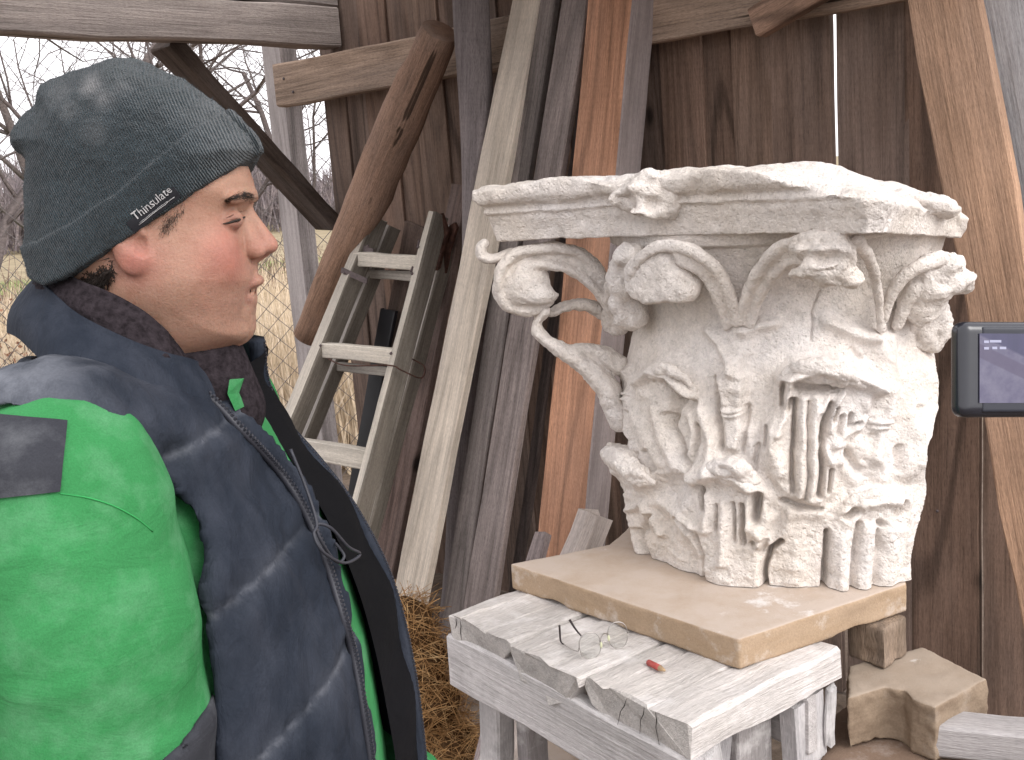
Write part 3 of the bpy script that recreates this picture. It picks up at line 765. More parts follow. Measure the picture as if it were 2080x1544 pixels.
tip([([(674, 800, .296), (700, 770, .304), (740, 752, .312), (790, 774, .312), (846, 830, .302)], [.006, .010, .012, .011, .006])], 82)
tip([([(872, 1118, .332), (920, 1092, .344), (985, 1096, .349), (1050, 1146, .336)], [.010, .016, .018, .010]), ([(930, 1125, .336), (1000, 1140, .336)], [.010, .010])], 83)
tip([([(548, 1046, .332), (590, 1070, .342), (650, 1110, .342), (690, 1136, .334)], [.018, .022, .020, .012]), ([(560, 1030, .318), (640, 1060, .318)], [.016, .014])], 84)
tip([([(1352, 1226, .324), (1400, 1200, .334), (1470, 1188, .334), (1540, 1196, .320)], [.008, .012, .012, .008])], 85)
# --- scrolls
def scroll(name, paths, lumps=(), cuts=(), seed=40, h=.0036, amp=.003, k=.008, sq=None, chip=.004, cut=True, rmax=None, grooves=()):
    allp = [p for pts, _ in paths for p in pts]+[np.asarray(c) for c, r in lumps]
    pad = .075
    lo, hi = np.min(allp, 0)-pad, np.max(allp, 0)+pad
    paths = [(smoothpath(p, 5), np.interp(np.linspace(0, 1, (len(p)-1)*5+1), np.linspace(0, 1, len(r)), r)) for p, r in paths]
    def fn(X, Y, Z):
        f = None; Y2 = Y if sq is None else Y
        for p, r in paths:
            if sq is None: g = s_path(X, Y, Z, p, r)
            else:
                p2 = np.array(p); p2[:, 1] = p2[:, 1]*sq; g = s_path(X, Y*sq, Z, p2, r)
            f = g if f is None else smin(f, g, k)
        for c, r in lumps: f = s_ell(X, Y, Z, c, r) if f is None else smin(f, s_ell(X, Y, Z, c, r), k*1.6)
        for c, r in cuts: f = smax(f, -s_ell(X, Y, Z, c, r), .004)
        for p, r in grooves: f = smax(f, -s_path(X, Y, Z, p, np.full(len(p), r)), .003)
        if rmax: f = smax(f, np.sqrt(X*X+Y*Y)-rmax, .006)
        return np.maximum(f, Z-.60)
    return carve(name, fn, lo, hi, h, amp, 46, seed, chip=chip, cut=cut)
C3 = lambda *t: [CY(*q) for q in t]
D3 = lambda *t: [CC(*q) for q in t]
E3 = lambda *t: [YP(914+q[0]/1.6893, 305+q[1]/1.6893, *(q[2:] or (0,))) for q in t]
# corner scroll turned to the viewer: two ribbons meeting at a broken eye
scroll('corner_scroll', [
    (D3((990, 588, .292), (1010, 512, .306), (1050, 432, .328), (1105, 358, .360), (1170, 318, .40), (1250, 302, .44), (1330, 310, .455)), [.009, .010, .010, .011, .011, .012, .012]),
    (D3((1032, 600, .286), (1056, 522, .300), (1092, 454, .322), (1140, 402, .352), (1190, 378, .39), (1236, 386, .42)), [.007, .0085, .009, .009, .009, .008]),
    (D3((1012, 596, .284), (1034, 516, .298), (1072, 442, .320), (1124, 378, .350), (1180, 346, .388), (1250, 340, .43)), [.006, .008, .008, .009, .010, .012])], seed=49, amp=.0013, chip=.0025, k=.0025)
scroll('broken_eye', [], [(CC(1300, 405, .445), (.040, .030, .020)), (CC(1230, 420, .425), (.030, .022, .009)), (CC(1375, 425, .435), (.022, .026, .020)), (CC(1350, 330, .452), (.024, .03, .034)), (CC(1260, 330, .42), (.04, .05, .016)), (CC(1340, 440, .44), (.03, .02, .012))],
    [(CC(1290, 372, .475), (.020, .02, .007))], seed=41, amp=.0042, chip=.012, k=.006)
scroll('corner_scroll', [(D3((1480, 612, .286), (1471, 510, .306), (1454, 420, .340), (1428, 352, .39), (1398, 312, .445)), [.008, .008, .009, .010, .013])], seed=48, amp=.0014, chip=.002, cut=False)
# paired inner scrolls below the rosette of the left side
scroll('inner_scroll', [
    (D3((984, 590, .292), (962, 502, .313), (918, 414, .331), (856, 358, .345), (780, 328, .353), (700, 336, .357), (645, 380, .352), (618, 440, .346)), [.009, .010, .011, .011, .011, .010, .010, .009]),
    (D3((948, 606, .284), (922, 524, .302), (888, 454, .319), (842, 406, .333), (790, 382, .342)), [.007, .009, .009, .009, .008]),
    (D3((966, 596, .284), (942, 512, .303), (902, 434, .320), (848, 382, .335), (785, 356, .345)), [.006, .008, .009, .009, .009])], seed=51, amp=.0012, chip=.002, k=.0025, rmax=.362)
scroll('scroll_eye', [], [(CC(735, 436, .325), (.060, .046, .056)), (CC(770, 470, .332), (.044, .032, .034)), (CC(660, 440, .332), (.036, .03, .040))],
    [(CC(740, 592, .345), (.095, .07, .034))], seed=42, amp=.0022, chip=.004, k=.006, rmax=.352)
scroll('inner_scroll', [
    (D3((540, 590, .296), (552, 500, .315), (575, 400, .334), (615, 345, .345)), [.012, .013, .014, .013])],
    [(CC(590, 430, .326), (.026, .030, .042)), (CC(585, 520, .318), (.026, .030, .036)), (CC(615, 360, .335), (.026, .02, .022)), (CC(575, 580, .30), (.024, .03, .030)), (CC(620, 560, .30), (.036, .03, .03))], seed=43, amp=.004, chip=.010)
scroll('inner_scroll', [
    (D3((1486, 590, .289), (1512, 502, .305), (1552, 442, .320), (1612, 398, .334), (1680, 372, .340)), [.008, .010, .011, .012, .014]),
    (D3((1536, 600, .283), (1566, 522, .299), (1606, 470, .314), (1660, 440, .325)), [.010, .013, .016, .018])], seed=53, amp=.0013, chip=.002, k=.0025, cut=False)
scroll('broken_eye', [], [(CC(1660, 450, .318), (.046, .04, .036)), (CC(1730, 440, .330), (.036, .03, .016)), (CC(1748, 470, .325), (.026, .022, .014)), (CC(1620, 520, .30), (.040, .03, .040)), (CC(1680, 390, .33), (.04, .03, .02)), (CC(1640, 600, .285), (.04, .03, .05))], seed=44, amp=.004, chip=.008, cut=False)
# free-standing corner scroll on the left with its pierced openings
def spiral(cx, cy, r0, r1, a0, a1, n, yy):
    out = []
    for i in range(n):
        t = i/(n-1); a = math.radians(a0+(a1-a0)*t); r = r0+(r1-r0)*t
        out.append(YP(cx+r*math.cos(a), cy-r*math.sin(a), yy))
    return out
scroll('corner_scroll', [
    (E3((575, 560, .02), (540, 470, .01), (495, 398, 0), (438, 352, -.01), (368, 336, -.02), (290, 338, -.02), (222, 360, -.02), (182, 402, -.02), (166, 450, -.02), (172, 498, -.01), (202, 538, 0), (250, 552, 0), (300, 548, 0), (345, 520, .01)), [.012, .012, .012, .0115, .011, .011, .011, .011, .011, .011, .011, .011, .010, .008]),
    (E3((590, 610, .02), (520, 500, .0), (445, 430, -.01), (380, 404, -.02), (320, 392, -.02), (262, 396, -.02)), [.012, .011, .010, .010, .010, .009]),
    (E3((580, 590, .02), (525, 478, .01), (468, 412, 0), (405, 374, -.006), (330, 362, -.006), (260, 376, -.006), (215, 420, -.006)), [.010, .010, .009, .009, .009, .009, .009]),
    ],
    [(YP(1066, 576, -.006), (.046, .036, .044)), (YP(1100, 600, -.016), (.034, .030, .018))],
    [(YP(1086, 553, -.062), (.014, .012, .008)), (YP(1136, 574, -.02), (.016, .09, .020)), (YP(1058, 602, -.062), (.018, .010, .005))], seed=45, amp=.0020, chip=.003, sq=.55, cut=False, k=.003, grooves=[(spiral(1066, 574, 46, 8, 60, 480, 30, -.052), .0075)])
scroll('scroll_tendril', [(E3((120, 318), (106, 335), (110, 362), (138, 374), (178, 366), (215, 350)), [.008, .010, .010, .009, .009, .009])], seed=46, amp=.0012, sq=.6, chip=0, cut=False)
scroll('scroll_support', [
    (E3((322, 555), (300, 590), (305, 628), (352, 668), (420, 708), (486, 760), (546, 830), (584, 920)), [.013, .012, .012, .012, .016, .020, .024, .024]),
    (E3((350, 556, .03), (430, 528, .04), (505, 545, .05), (570, 590, .06)), [.011, .012, .014, .018]),
    (E3((430, 688, 0), (500, 690, .01), (580, 740, .02)), [.010, .014, .02])], seed=47, amp=.0025, sq=.6, chip=.004, cut=False)
# --- abacus: four hollow sides, moulded edge, broken towards the near and right corners
def f_aba(X, Y, Z):
    o = np.interp(Z, [.570, .576, .600, .618, .624, .6245, .634, .6345, .640, .644, .654, .668, .70], [.0, .0, .004, .011, .012, .018, .020, .015, .016, .027, .036, .038, .036]).astype(np.float32)
    f = None
    for sx in (-1, 1):
        for sy in (-1, 1):
            cx, cy = sx*.7071*(.312+1.11), sy*.7071*(.312+1.11)
            g = 1.11-np.sqrt((X-cx)**2+(Y-cy)**2)
            f = g if f is None else np.maximum(f, g)
    f = np.maximum(f-o, np.maximum(np.abs(X), np.abs(Y))-.514-o*1.0)
    e = (X-Y)*.7071-.19
    wav = .004*np.sin(X*31+1)+.004*np.sin(Y*47)+.003*np.sin((X+Y)*83)
    top = .678-.045*np.clip(X+Y+.35, 0, 1)+wav*.6-.30*np.maximum(e, 0)
    # ragged loss along the upper edge
    edge = np.clip((f+.030)/.03, 0, 1)*np.clip(.5+.5*np.sin((X-Y)*23+2*np.sin((X-Y)*9)), 0, 1)*.012
    f = np.maximum(f, Z-top+edge)
    return np.maximum(f, .576-Z)
def aba_def(v):
    v = v.copy(); v[:, 2] -= .165*np.clip(v[:, 0], 0, 1); return v
aba = carve('abacus', f_aba, (-.56, -.56, .566), (.56, .56, .70), .0036, .0013, 48, 50, deform=aba_def, chip=.004, cut=True)
def rosette(c, r, seed, lumps):
    def fn(X, Y, Z):
        f = s_ell(X, Y, Z, c, r)
        for d, q in lumps: f = smin(f, s_ell(X, Y, Z, c+V(*d), q), .010)
        return f
    return carve('rosette', fn, c-.10, c+.10, .0040, .006, 34, seed, parent=aba, chip=.016, cut=False)
cr = CY(1305, 398, .345)
rosette(cr+V(.006, .006, 0), (.044, .044, .036), 61, [((-.038, .010, .002), (.024, .024, .022)), ((.034, -.018, -.006), (.026, .026, .036)), ((-.01, -.02, -.026), (.034, .024, .016)), ((.02, -.01, .032), (.036, .034, .014)), ((-.02, -.02, .012), (.02, .02, .02))])
cr2 = CY(1895, 418, .325)
rosette(cr2+V(-.012, .018, .0), (.044, .044, .020), 62, [((.034, .00, -.008), (.026, .03, .016)), ((-.035, -.015, .010), (.03, .026, .018)), ((-.055, -.03, .014), (.028, .026, .014))])

# ================================================================ sandstone slab and the blocks that carry it
def stone_sdf(name, poly, z0, z1, mat, h=.005, rnd=.004, amp=.002, sc=25, seed=0, chip=0.0, extra=None, color=None):
    poly = np.asarray(poly)[:, :2]; o = np.r_[poly.mean(0), z0]
    pl = poly-o[:2]; H = z1-z0
    def fn(X, Y, Z):
        d = poly2(X+0*Y, Y+0*X, pl[:, :2])
        dz = np.abs(Z-H/2)-H/2
        f = smax(d, dz, rnd*2)
        if extra is not None: f = extra(f, X, Y, Z)
        return f
    lo = np.r_[pl.min(0)-.02, -.012]; hi = np.r_[pl.max(0)+.02, H+.02]
    v, q = snet(fn, lo, hi, h); n = vnormals(v, q)
    d = amp*fbm(v, sc, 3, seed)
    if chip: d -= chip*np.clip(fbm(v, sc*.6, 2, seed+3)-.4, 0, 1)*2
    flat = np.clip(1-n[:, 2]*.75, .25, 1)
    v = v+n*(d*flat)[:, None]
    ob = bpy.data.objects.new(name, mesh_np(name, v, q)); ob.data.materials.append(mat); link(ob); ob.location = o
    if color: ob.color = (*color, 1)
    return ob
def mat_sand(name, top, body, dark, dust=.0, settle=None):
    m = NT(name); co = m.coords(False)
    a = m.noise(co, 6, 5, .6); b = m.noise(m.mapping(co, (1, 1, 7)), 9, 4, .6, .6); f = m.noise(co, 300, 2, .7)
    c = m.ramp(a, [(.3, body), (.7, top)])
    c = m.mix(m.ramp(b, [(.45, 0.0), (.7, .55)]), c, dark)
    c = m.mix(1.0, c, m.ramp(f, [(.3, .88), (.7, 1.08)]), 'MULTIPLY')
    if dust:
        d = m.ramp(m.noise(co, 11, 6, .7), [(.55, 0.0), (.70, dust)])
        c = m.mix(d, c, (.80, .77, .75))
    if settle:      # stone dust lying on level faces
        g_ = m.n('NewGeometry'); sz = m.n('SeparateXYZ'); m.set(sz.inputs[0], g_.outputs['Normal'])
        k_ = m.math('MULTIPLY', m.ramp(sz.outputs[2], [(.6, 0.0), (.9, 1.0)]), m.ramp(m.noise(co, 14, 5, .65), [(.25, .45), (.6, 1.0)]))
        c = m.mix(k_, c, settle)
        wd = m.math('MULTIPLY', k_, m.ramp(m.noise(co, 9, 7, .72), [(.60, 0.0), (.68, .8)])); c = m.mix(wd, c, (.70, .67, .65))
    return m.out(c, .9, m.bump(m.math('ADD', a, m.math('MULTIPLY', f, .4)), .5, .004), .15)
M['sandstone'] = mat_sand('pink_sandstone', (.40, .295, .205), (.37, .27, .182), (.33, .23, .142), .45, (.48, .40, .34))
zs = KZ; zt_ = .885
N_, L_, R_ = Zp(1500, 1300, zs), Zp(1035, 1145, zs), Zp(1842, 1186, zs)
sl = [N_, R_, R_+V(.05, .20, 0), R_+V(.02, .50, 0), V(.50, 2.42, 0), V(.36, 2.36, 0), Zp(1292, 1060, zs)+V(.02, .06, 0), Zp(1270, 1078, zs), Zp(1236, 1106, zs), L_]
slab = stone_sdf('sandstone_slab', sl, zt_, zs, M['sandstone'], .0040, .0016, .0014, 26, 5, .004)
tag(slab, 'thick pink beige sandstone slab under the carved capital', 'stone slab')
M['brownstone'] = mat_sand('brown_sandstone', (.22, .155, .115), (.19, .13, .095), (.16, .11, .08), .2)
M['blockstone'] = mat_sand('rough_sandstone', (.28, .215, .155), (.23, .17, .12), (.17, .12, .085), .12, (.33, .27, .215))
# wood block
zb = .815
c1, c2, c0 = Zp(1797, 1362, zb), Zp(1843, 1331, zb), Zp(1722, 1336, zb)
wblk = stone_sdf('wood_block', [c0, c1, c2, c0+(c2-c1)], zb, zt_-.0015, M['wood'], .0036, .003, .0012, 40, 15, .003, None, (.25, .18, .125))
tag(wblk, 'small brown wood block propping the slab on the rough stone', 'block')
zr = .728
rk = [Zp(1722, 1418, zr+.087), Zp(1800, 1396, zr+.087), Zp(1836, 1402, zr+.087), Zp(1852, 1418, zr+.087), Zp(1900, 1438, zr+.087), Zp(2006, 1378, zr+.087), Zp(1846, 1326, zr+.087)+V(.03, .02, 0), Zp(1722, 1350, zr+.087)]
rough = stone_sdf('rough_stone_block', rk, zr, zr+.087, M['blockstone'], .0036, .002, .0040, 34, 8, .005)
tag(rough, 'rough broken beige stone block with a notched edge below the wood block', 'stone block')
bs = [Zp(1640, 1640, zr), Zp(1990, 1640, zr), Zp(1975, 1500, zr), Zp(1890, 1440, zr), Zp(1750, 1395, zr), Zp(1690, 1440, zr)]
big = stone_sdf('brown_stone_block', bs, 0.0, zr-.002, M['brownstone'], .012, .01, .005, 12, 9, .004)
tag(big, 'large brown stone block standing on the ground behind the trestle', 'stone block')
q = Zp(1952, 1496, zr+.052)
tag(timber('grey_timber', V(q[0]-.03, q[1]+.03, zr+.03), V(q[0]+.42, q[1]-.16, zr+.03), V(0, 0, -1), .05, .06, M['wood_pale'], (.36, .34, .34), None, seg=5), 'grey squared timber lying at the bottom right corner beside the rough stone', 'timber')
tri = stone_sdf('stone_wedge', [Zp(1058, 1490, .45), Zp(1190, 1500, .45), Zp(1150, 1640, .45), Zp(1100, 1640, .45)], .0, .45, M['sandstone'], .007, .006, .003, 20, 12)
tag(tri, 'small beige stone standing in the shade under the trestle', 'stone')
# ================================================================ whitewashed trestle
FC, LC = Zp(1410, 1470, zt_), Zp(920, 1240, zt_)
e1 = nrm((LC-FC)*V(1, 1, 0)); e2 = V(-e1[1], e1[0], 0); RC = Zp(1735, 1330, zt_)
e2 = e2 if e2@(RC-FC) > 0 else -e2
TLn, TD = np.linalg.norm(LC-FC), float((RC-FC)@e2)
trestle = thing('trestle_bench', 'low whitewashed wooden trestle bench of half-round slabs under the sandstone slab', 'bench', (FC+e1*TLn/2+e2*TD/2)*V(1, 1, 0))
def T(a, b, z): p = FC+e1*a+e2*b; return V(p[0], p[1], z)
DW = (.49, .455, .43)
m_end = mat_wood('dusted_end_grain', .5, .2, .3, .4, .25, (.5, .48, .46))
def half_log(a0, a1, thick, seed, sidecut=False):
    """slab with the flat side up and the round side down, lying along e2"""
    r_ = np.random.default_rng(seed); wd = a1-a0; n = 13; prof = []
    for k in range(n):
        t = k/(n-1); x = -wd/2+wd*t
        z = -thick*min(1.0, (1-abs(2*t-1)**2.6)**.62+.0)
        prof.append([x, z*(1+.06*r_.normal())])
    prof[0][1] = -.014; prof[-1][1] = -.014
    if sidecut:
        for kk, zz in ((0, .80), (1, .93), (2, 1.0)): prof[kk][1] = -thick*zz
    tops = [[wd/2*s_, zz+.0012*r_.normal()] for s_, zz in ((.985, -.004), (.93, 0), (.56, 0), (.53, -.0035), (.50, 0), (.1, .001), (-.22, 0), (-.25, -.0035), (-.28, 0), (-.66, .001), (-.93, 0), (-.985, -.004))]
    ring = prof+tops; m_ = len(ring); seg = 16; L = TD+.01; v, f = [], []
    for i in range(seg+1):
        s_ = i/seg
        for k, (x, z) in enumerate(ring):
            up = k >= n
            v.append((x*(1+.02*math.sin(s_*6+seed)), z-.001*abs(r_.normal())+(.0018*math.sin(s_*13+k+seed) if up else .004*math.sin(s_*9+k)), s_*L-.004*abs(r_.normal())*(i == 0)))
    for i in range(seg):
        for k in range(m_): f.append((i*m_+k, i*m_+(k+1) % m_, (i+1)*m_+(k+1) % m_, (i+1)*m_+k))
    f.append(tuple(range(m_-1, -1, -1))); f.append(tuple(seg*m_+k for k in range(m_)))
    me = mesh_py('top_slab', v, f); me.materials.append(M['wood_dusty']); me.materials.append(m_end)
    for p in me.polygons:
        if abs(p.normal.z) > .7: p.material_index = 1
    o = obj('top_slab', me, None, trestle, DW)
    # local x along e1 reversed so that it runs towards the front corner, local z along e2
    z = e2; x = -e1; y = np.cross(z, x)
    if y[2] < 0: x = -x; y = np.cross(z, x)
    place(o, frame(T((a0+a1)/2, -.012+.004*(seed % 3), zt_-.0012*(seed % 2)), x, y, z))
    return o
sp = [0, .2, .375, TLn]
cuts = [(0.0, .212), (.214, .388), (.391, TLn)]
for k, (a, b) in enumerate(cuts): half_log(a, b, [.062, .064, .060][k], k+2, k == 0)
# checks in the end grain (narrow dark slots)
crack = mat_simple('check_dark', (.05, .045, .04), .95, .1)
for a, dz0, dz1, da in [(.060, 0, -.048, -.004), (.082, -.002, -.046, .012), (.118, -.002, -.05, .022), (.31, 0, -.052, .004), (.345, 0, -.05, .006), (.53, -.003, -.045, 0), (.543, -.003, -.042, .002)]:
    p0 = T(a, -.0128, zt_+dz0); p1 = T(a+da, -.0128, zt_+dz1); mid = (p0+p1)/2+e1*.003; m2 = (p0+mid)/2-e1*.002
    tube_obj('crack', [p0, m2, mid, p1], [.0004, .0008, .0006, .0003], crack, trestle, 4)
# apron, rails, legs
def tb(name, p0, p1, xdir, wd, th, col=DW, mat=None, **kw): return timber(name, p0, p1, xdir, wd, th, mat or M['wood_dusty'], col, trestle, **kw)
def topz(a): return zt_-.05
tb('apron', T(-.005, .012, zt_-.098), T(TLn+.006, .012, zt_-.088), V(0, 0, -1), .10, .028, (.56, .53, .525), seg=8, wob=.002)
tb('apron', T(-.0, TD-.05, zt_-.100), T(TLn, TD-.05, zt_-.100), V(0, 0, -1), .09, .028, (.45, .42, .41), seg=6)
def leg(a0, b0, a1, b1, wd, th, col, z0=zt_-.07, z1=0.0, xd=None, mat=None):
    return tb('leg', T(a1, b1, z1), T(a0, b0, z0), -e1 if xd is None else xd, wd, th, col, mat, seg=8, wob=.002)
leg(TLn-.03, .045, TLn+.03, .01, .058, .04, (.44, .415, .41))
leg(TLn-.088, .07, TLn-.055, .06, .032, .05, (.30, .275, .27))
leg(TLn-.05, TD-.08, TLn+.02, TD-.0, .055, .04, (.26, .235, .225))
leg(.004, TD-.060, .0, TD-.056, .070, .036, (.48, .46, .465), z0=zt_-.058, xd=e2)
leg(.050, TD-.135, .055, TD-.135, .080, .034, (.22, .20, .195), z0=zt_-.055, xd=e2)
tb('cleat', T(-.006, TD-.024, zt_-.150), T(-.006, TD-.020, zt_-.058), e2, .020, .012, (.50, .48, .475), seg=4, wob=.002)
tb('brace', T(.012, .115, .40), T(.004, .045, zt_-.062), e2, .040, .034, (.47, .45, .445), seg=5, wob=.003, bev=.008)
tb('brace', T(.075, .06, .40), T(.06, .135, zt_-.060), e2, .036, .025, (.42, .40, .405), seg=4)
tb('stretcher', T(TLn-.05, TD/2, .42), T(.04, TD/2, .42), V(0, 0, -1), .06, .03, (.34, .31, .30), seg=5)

# ================================================================ spectacles and pencil stub on the bench
gl = thing('spectacles', 'thin wire-rimmed spectacles standing folded open on the trestle bench', 'glasses', Zp(1205, 1335, zt_))
m_gold = mat_simple('thin_metal_rim', (.45, .42, .40), .3, .1, 40, .5, 0, .9)
m_tip = mat_simple('dark_temple_tip', (.03, .022, .022), .4, .1)
g = NT('lens_glass'); g.b.inputs['Transmission Weight'].default_value = 1.0; g.b.inputs['IOR'].default_value = 1.18
g.b.inputs['Base Color'].default_value = (.97, .98, .97, 1); g.b.inputs['Roughness'].default_value = .02; m_lens = g.m
gp = Zp(1165, 1330, zt_); gq = Zp(1262, 1312, zt_)
gx = nrm((gq-gp)*V(1, 1, 0)); gdir = V(-gx[1], gx[0], 0); gup = nrm(V(0, 0, 1)+gdir*.18)
def lens(cx, cy, rx, ry, name):
    c = Zp(cx, cy, zt_)+gup*(ry+.0012); pts = []
    for i in range(28):
        a = i*2*math.pi/28; x, y = math.cos(a), math.sin(a)
        sq = 1+.06*math.cos(2*(a-math.pi/4))**2
        pts.append(c+gx*rx*x*sq*(1-.10*min(0, y)*-1)+gup*ry*y*sq)
    p = np.array(pts+pts[:1]); r = tube_obj('rim', p, .0008, m_gold, gl, 6)
    n = len(pts); fr = np.cross(gx, gup)*.0007
    v = np.concatenate([np.array(pts)+fr, np.array(pts)-fr]); f = [tuple(range(n)), tuple(range(2*n-1, n-1, -1))]+[(i, (i+1) % n, n+(i+1) % n, n+i) for i in range(n)]
    obj('lens', mesh_py('lens', v, f), m_lens, gl); return c
l1 = lens(1202, 1340, .0175, .0205, 'l'); l2 = lens(1258, 1318, .0165, .0205, 'r')
tube_obj('bridge', smoothpath([l1+gx*.016+gup*.004, (l1+l2)/2+gup*.010, l2-gx*.015+gup*.004], 5), .0009, m_gold, gl, 6)
for s_, l in ((1, l1), (-1, l2)):
    c = l+gx*.0165*s_-gup*.001+np.cross(gx, gup)*.004
    v, q = snet(lambda X, Y, Z: s_ell(X, Y, Z, (0, 0, 0), (.0022, .0022, .0055)), (-.004, -.004, -.008), (.004, .004, .008), .0009)
    o = bpy.data.objects.new('nose_pad', mesh_np('nose_pad', v, q)); o.data.materials.append(mat_simple('nose_pad', (.55, .56, .38), .3, .05)); link(o, gl)
    o.location = c-V(*gl.location)
a0 = l1-gx*.018; tA = [a0, Zp(1172, 1328, zt_)+V(0, 0, .004), Zp(1145, 1312, zt_)+V(0, 0, .0025)]
tube_obj('temple', smoothpath(tA, 4), .0008, m_gold, gl, 5)
tube_obj('temple_tip', smoothpath([tA[-1], Zp(1139, 1306, zt_)+V(0, 0, .004), Zp(1139, 1306, zt_)+V(0, 0, .030)], 4), [.0012, .0015, .0019], m_tip, gl, 6)
b0_ = l1-gx*.012+gup*.016
tube_obj('temple_tip', smoothpath([Zp(1184, 1318, zt_)+V(0, 0, .020), Zp(1172, 1308, zt_)+V(0, 0, .024), Zp(1160, 1302, zt_)+V(0, 0, .036)], 4), [.0012, .0017, .0023], m_tip, gl, 6)
tube_obj('temple', [b0_, Zp(1184, 1318, zt_)+V(0, 0, .020)], .0008, m_gold, gl, 5)
pn = thing('pencil_stub', 'short red pencil stub lying on the trestle bench', 'pencil', Zp(1335, 1362, zt_))
pa, pb = Zp(1318, 1352, zt_)+V(0, 0, .0048), Zp(1346, 1366, zt_)+V(0, 0, .0048); pd = nrm(pb-pa)
tube_obj('pencil_body', [pa-pd*.002, pa, pb-pd*.006], [.0035, .0048, .0048], mat_simple('red_paint', (.33, .065, .055), .5, .25, 120), pn, 8)
tube_obj('sharpened_tip', [pb-pd*.006, pb+pd*.004, pb+pd*.006], [.0048, .0022, .0010], mat_simple('cedar', (.42, .29, .17), .7, .2, 120), pn, 8)

# ================================================================ straw bundle
m_straw = NT('straw'); cs = m_straw.coords(False)
m_straw = m_straw.out(m_straw.ramp(m_straw.noise(cs, 30, 4, .7), [(.3, (.24, .125, .05)), (.5, (.42, .24, .10)), (.75, (.60, .42, .22))]), .8, None, .2)
SB = Zp(880, 1560, 0)
straw = thing('straw_bundle', 'heap of brown straw tied in rolls beside the trestle bench', 'straw', SB)
def sblob(X, Y, Z):
    f = s_ell(X, Y, Z, (0, 0, .06), (.12, .13, .10))
    f = smin(f, s_ell(X, Y, Z, (-.005, 0, .20), (.095, .10, .09)), .03)
    f = smin(f, s_ell(X, Y, Z, (-.02, 0, .33), (.085, .09, .085)), .03)
    return smin(f, s_ell(X, Y, Z, (-.035, 0, .435), (.07, .08, .07)), .03)
v, q_ = snet(sblob, (-.16, -.16, .0), (.16, .16, .53), .009); v = v+vnormals(v, q_)*(.012*fbm(v, 22, 3, 4))[:, None]
v[:, 2] = np.maximum(v[:, 2], .002)
o = bpy.data.objects.new('straw_core', mesh_np('straw_core', v, q_)); o.data.materials.append(mat_simple('straw_core', (.10, .055, .026), .9, .5, 60, .1, .6)); link(o, straw)
nn = vnormals(v, q_); r_ = np.random.default_rng(5); idx = r_.integers(0, len(v), 3400); sv, sf = [], []
for k, i in enumerate(idx):
    p = v[i]; n = nn[i]; t = nrm(np.cross(n, V(0, 0, 1))+r_.normal(0, .75, 3)); L = r_.uniform(.03, .12); wd = r_.uniform(.0005, .0012)
    s_ = nrm(np.cross(t, n)+r_.normal(0, .2, 3)); b = len(sv)
    out = r_.uniform(.0, .030) if k % 9 else r_.uniform(.03, .06)
    for j, u in enumerate((-1, -.3, .4, 1)):
        c = p+n*(.004+out*(u*.5+.5))+t*L*.5*u+V(0, 0, -.003*u*u)
        c[2] = max(c[2], .002)
        sv += [c-s_*wd, c+s_*wd]
    for j in range(3): sf.append((b+2*j, b+2*j+1, b+2*j+3, b+2*j+2))
o = kind(bpy.data.objects.new('straw_stalks', mesh_np('straw_stalks', np.array(sv), np.array(sf), False)), 'stuff'); o.data.materials.append(m_straw); link(o, straw)
# ================================================================ the man
from mathutils.bvhtree import BVHTree
YM = 1.04
def G(x, y, off=0.0): return PL(x, y, V(0, YM+off, 0), V(0, 1, 0))
SP = float(np.linalg.norm(G(301, 450)-G(300, 450)))           # metres per photo pixel in his middle plane
def GX(pts, off=0.0): return np.array([[G(x, y, off)[0], G(x, y, off)[2]] for x, y in pts])
def inflate(X, Y, Z, poly, W, R, pw=2.0):
    """body of a side outline: half width W (may vary with Z), rounded over R from the outline"""
    d = poly2(X+0*Z, Z+0*X, poly)
    t = np.clip(1+d/R, -1, 1); t = np.where(d > 0, 1.0, np.clip(t, 0, 1))
    h = W*np.sqrt(np.clip(1-t**pw, 1e-4, 1))
    return np.maximum((np.abs(Y)-h)*.75, d)
def soft_mesh(name, fn, lo, hi, h, mat, parent, disp=None, rel=2):
    """lo/hi and fn in (X, Y-YM, Z)"""
    v, q = snet(fn, lo, hi, h); v = relax(v, q, rel, .5)
    if disp is not None: v = v+vnormals(v, q)*disp(v)[:, None]
    v = v+V(0, YM, 0)
    me = mesh_np(name, v, q); o = obj(name, me, mat, parent); return o, v, q
def bvh_of(v, q): return BVHTree.FromPolygons([Vector(p) for p in v], [tuple(map(int, f)) for f in q])
def hit(b, x, y, lift=0.0):
    r = ray(x, y); h = b.ray_cast(Vector(CP), Vector(nrm(r)))
    if h[0] is None: return None, None
    n = np.array(h[1]); n = n if n@r < 0 else -n
    return np.array(h[0])+n*lift, n
foot = V(-.40, YM, 0)
person = thing('person', 'man in dark knitted hat, navy vest and green jacket looking at the capital', 'person', foot)

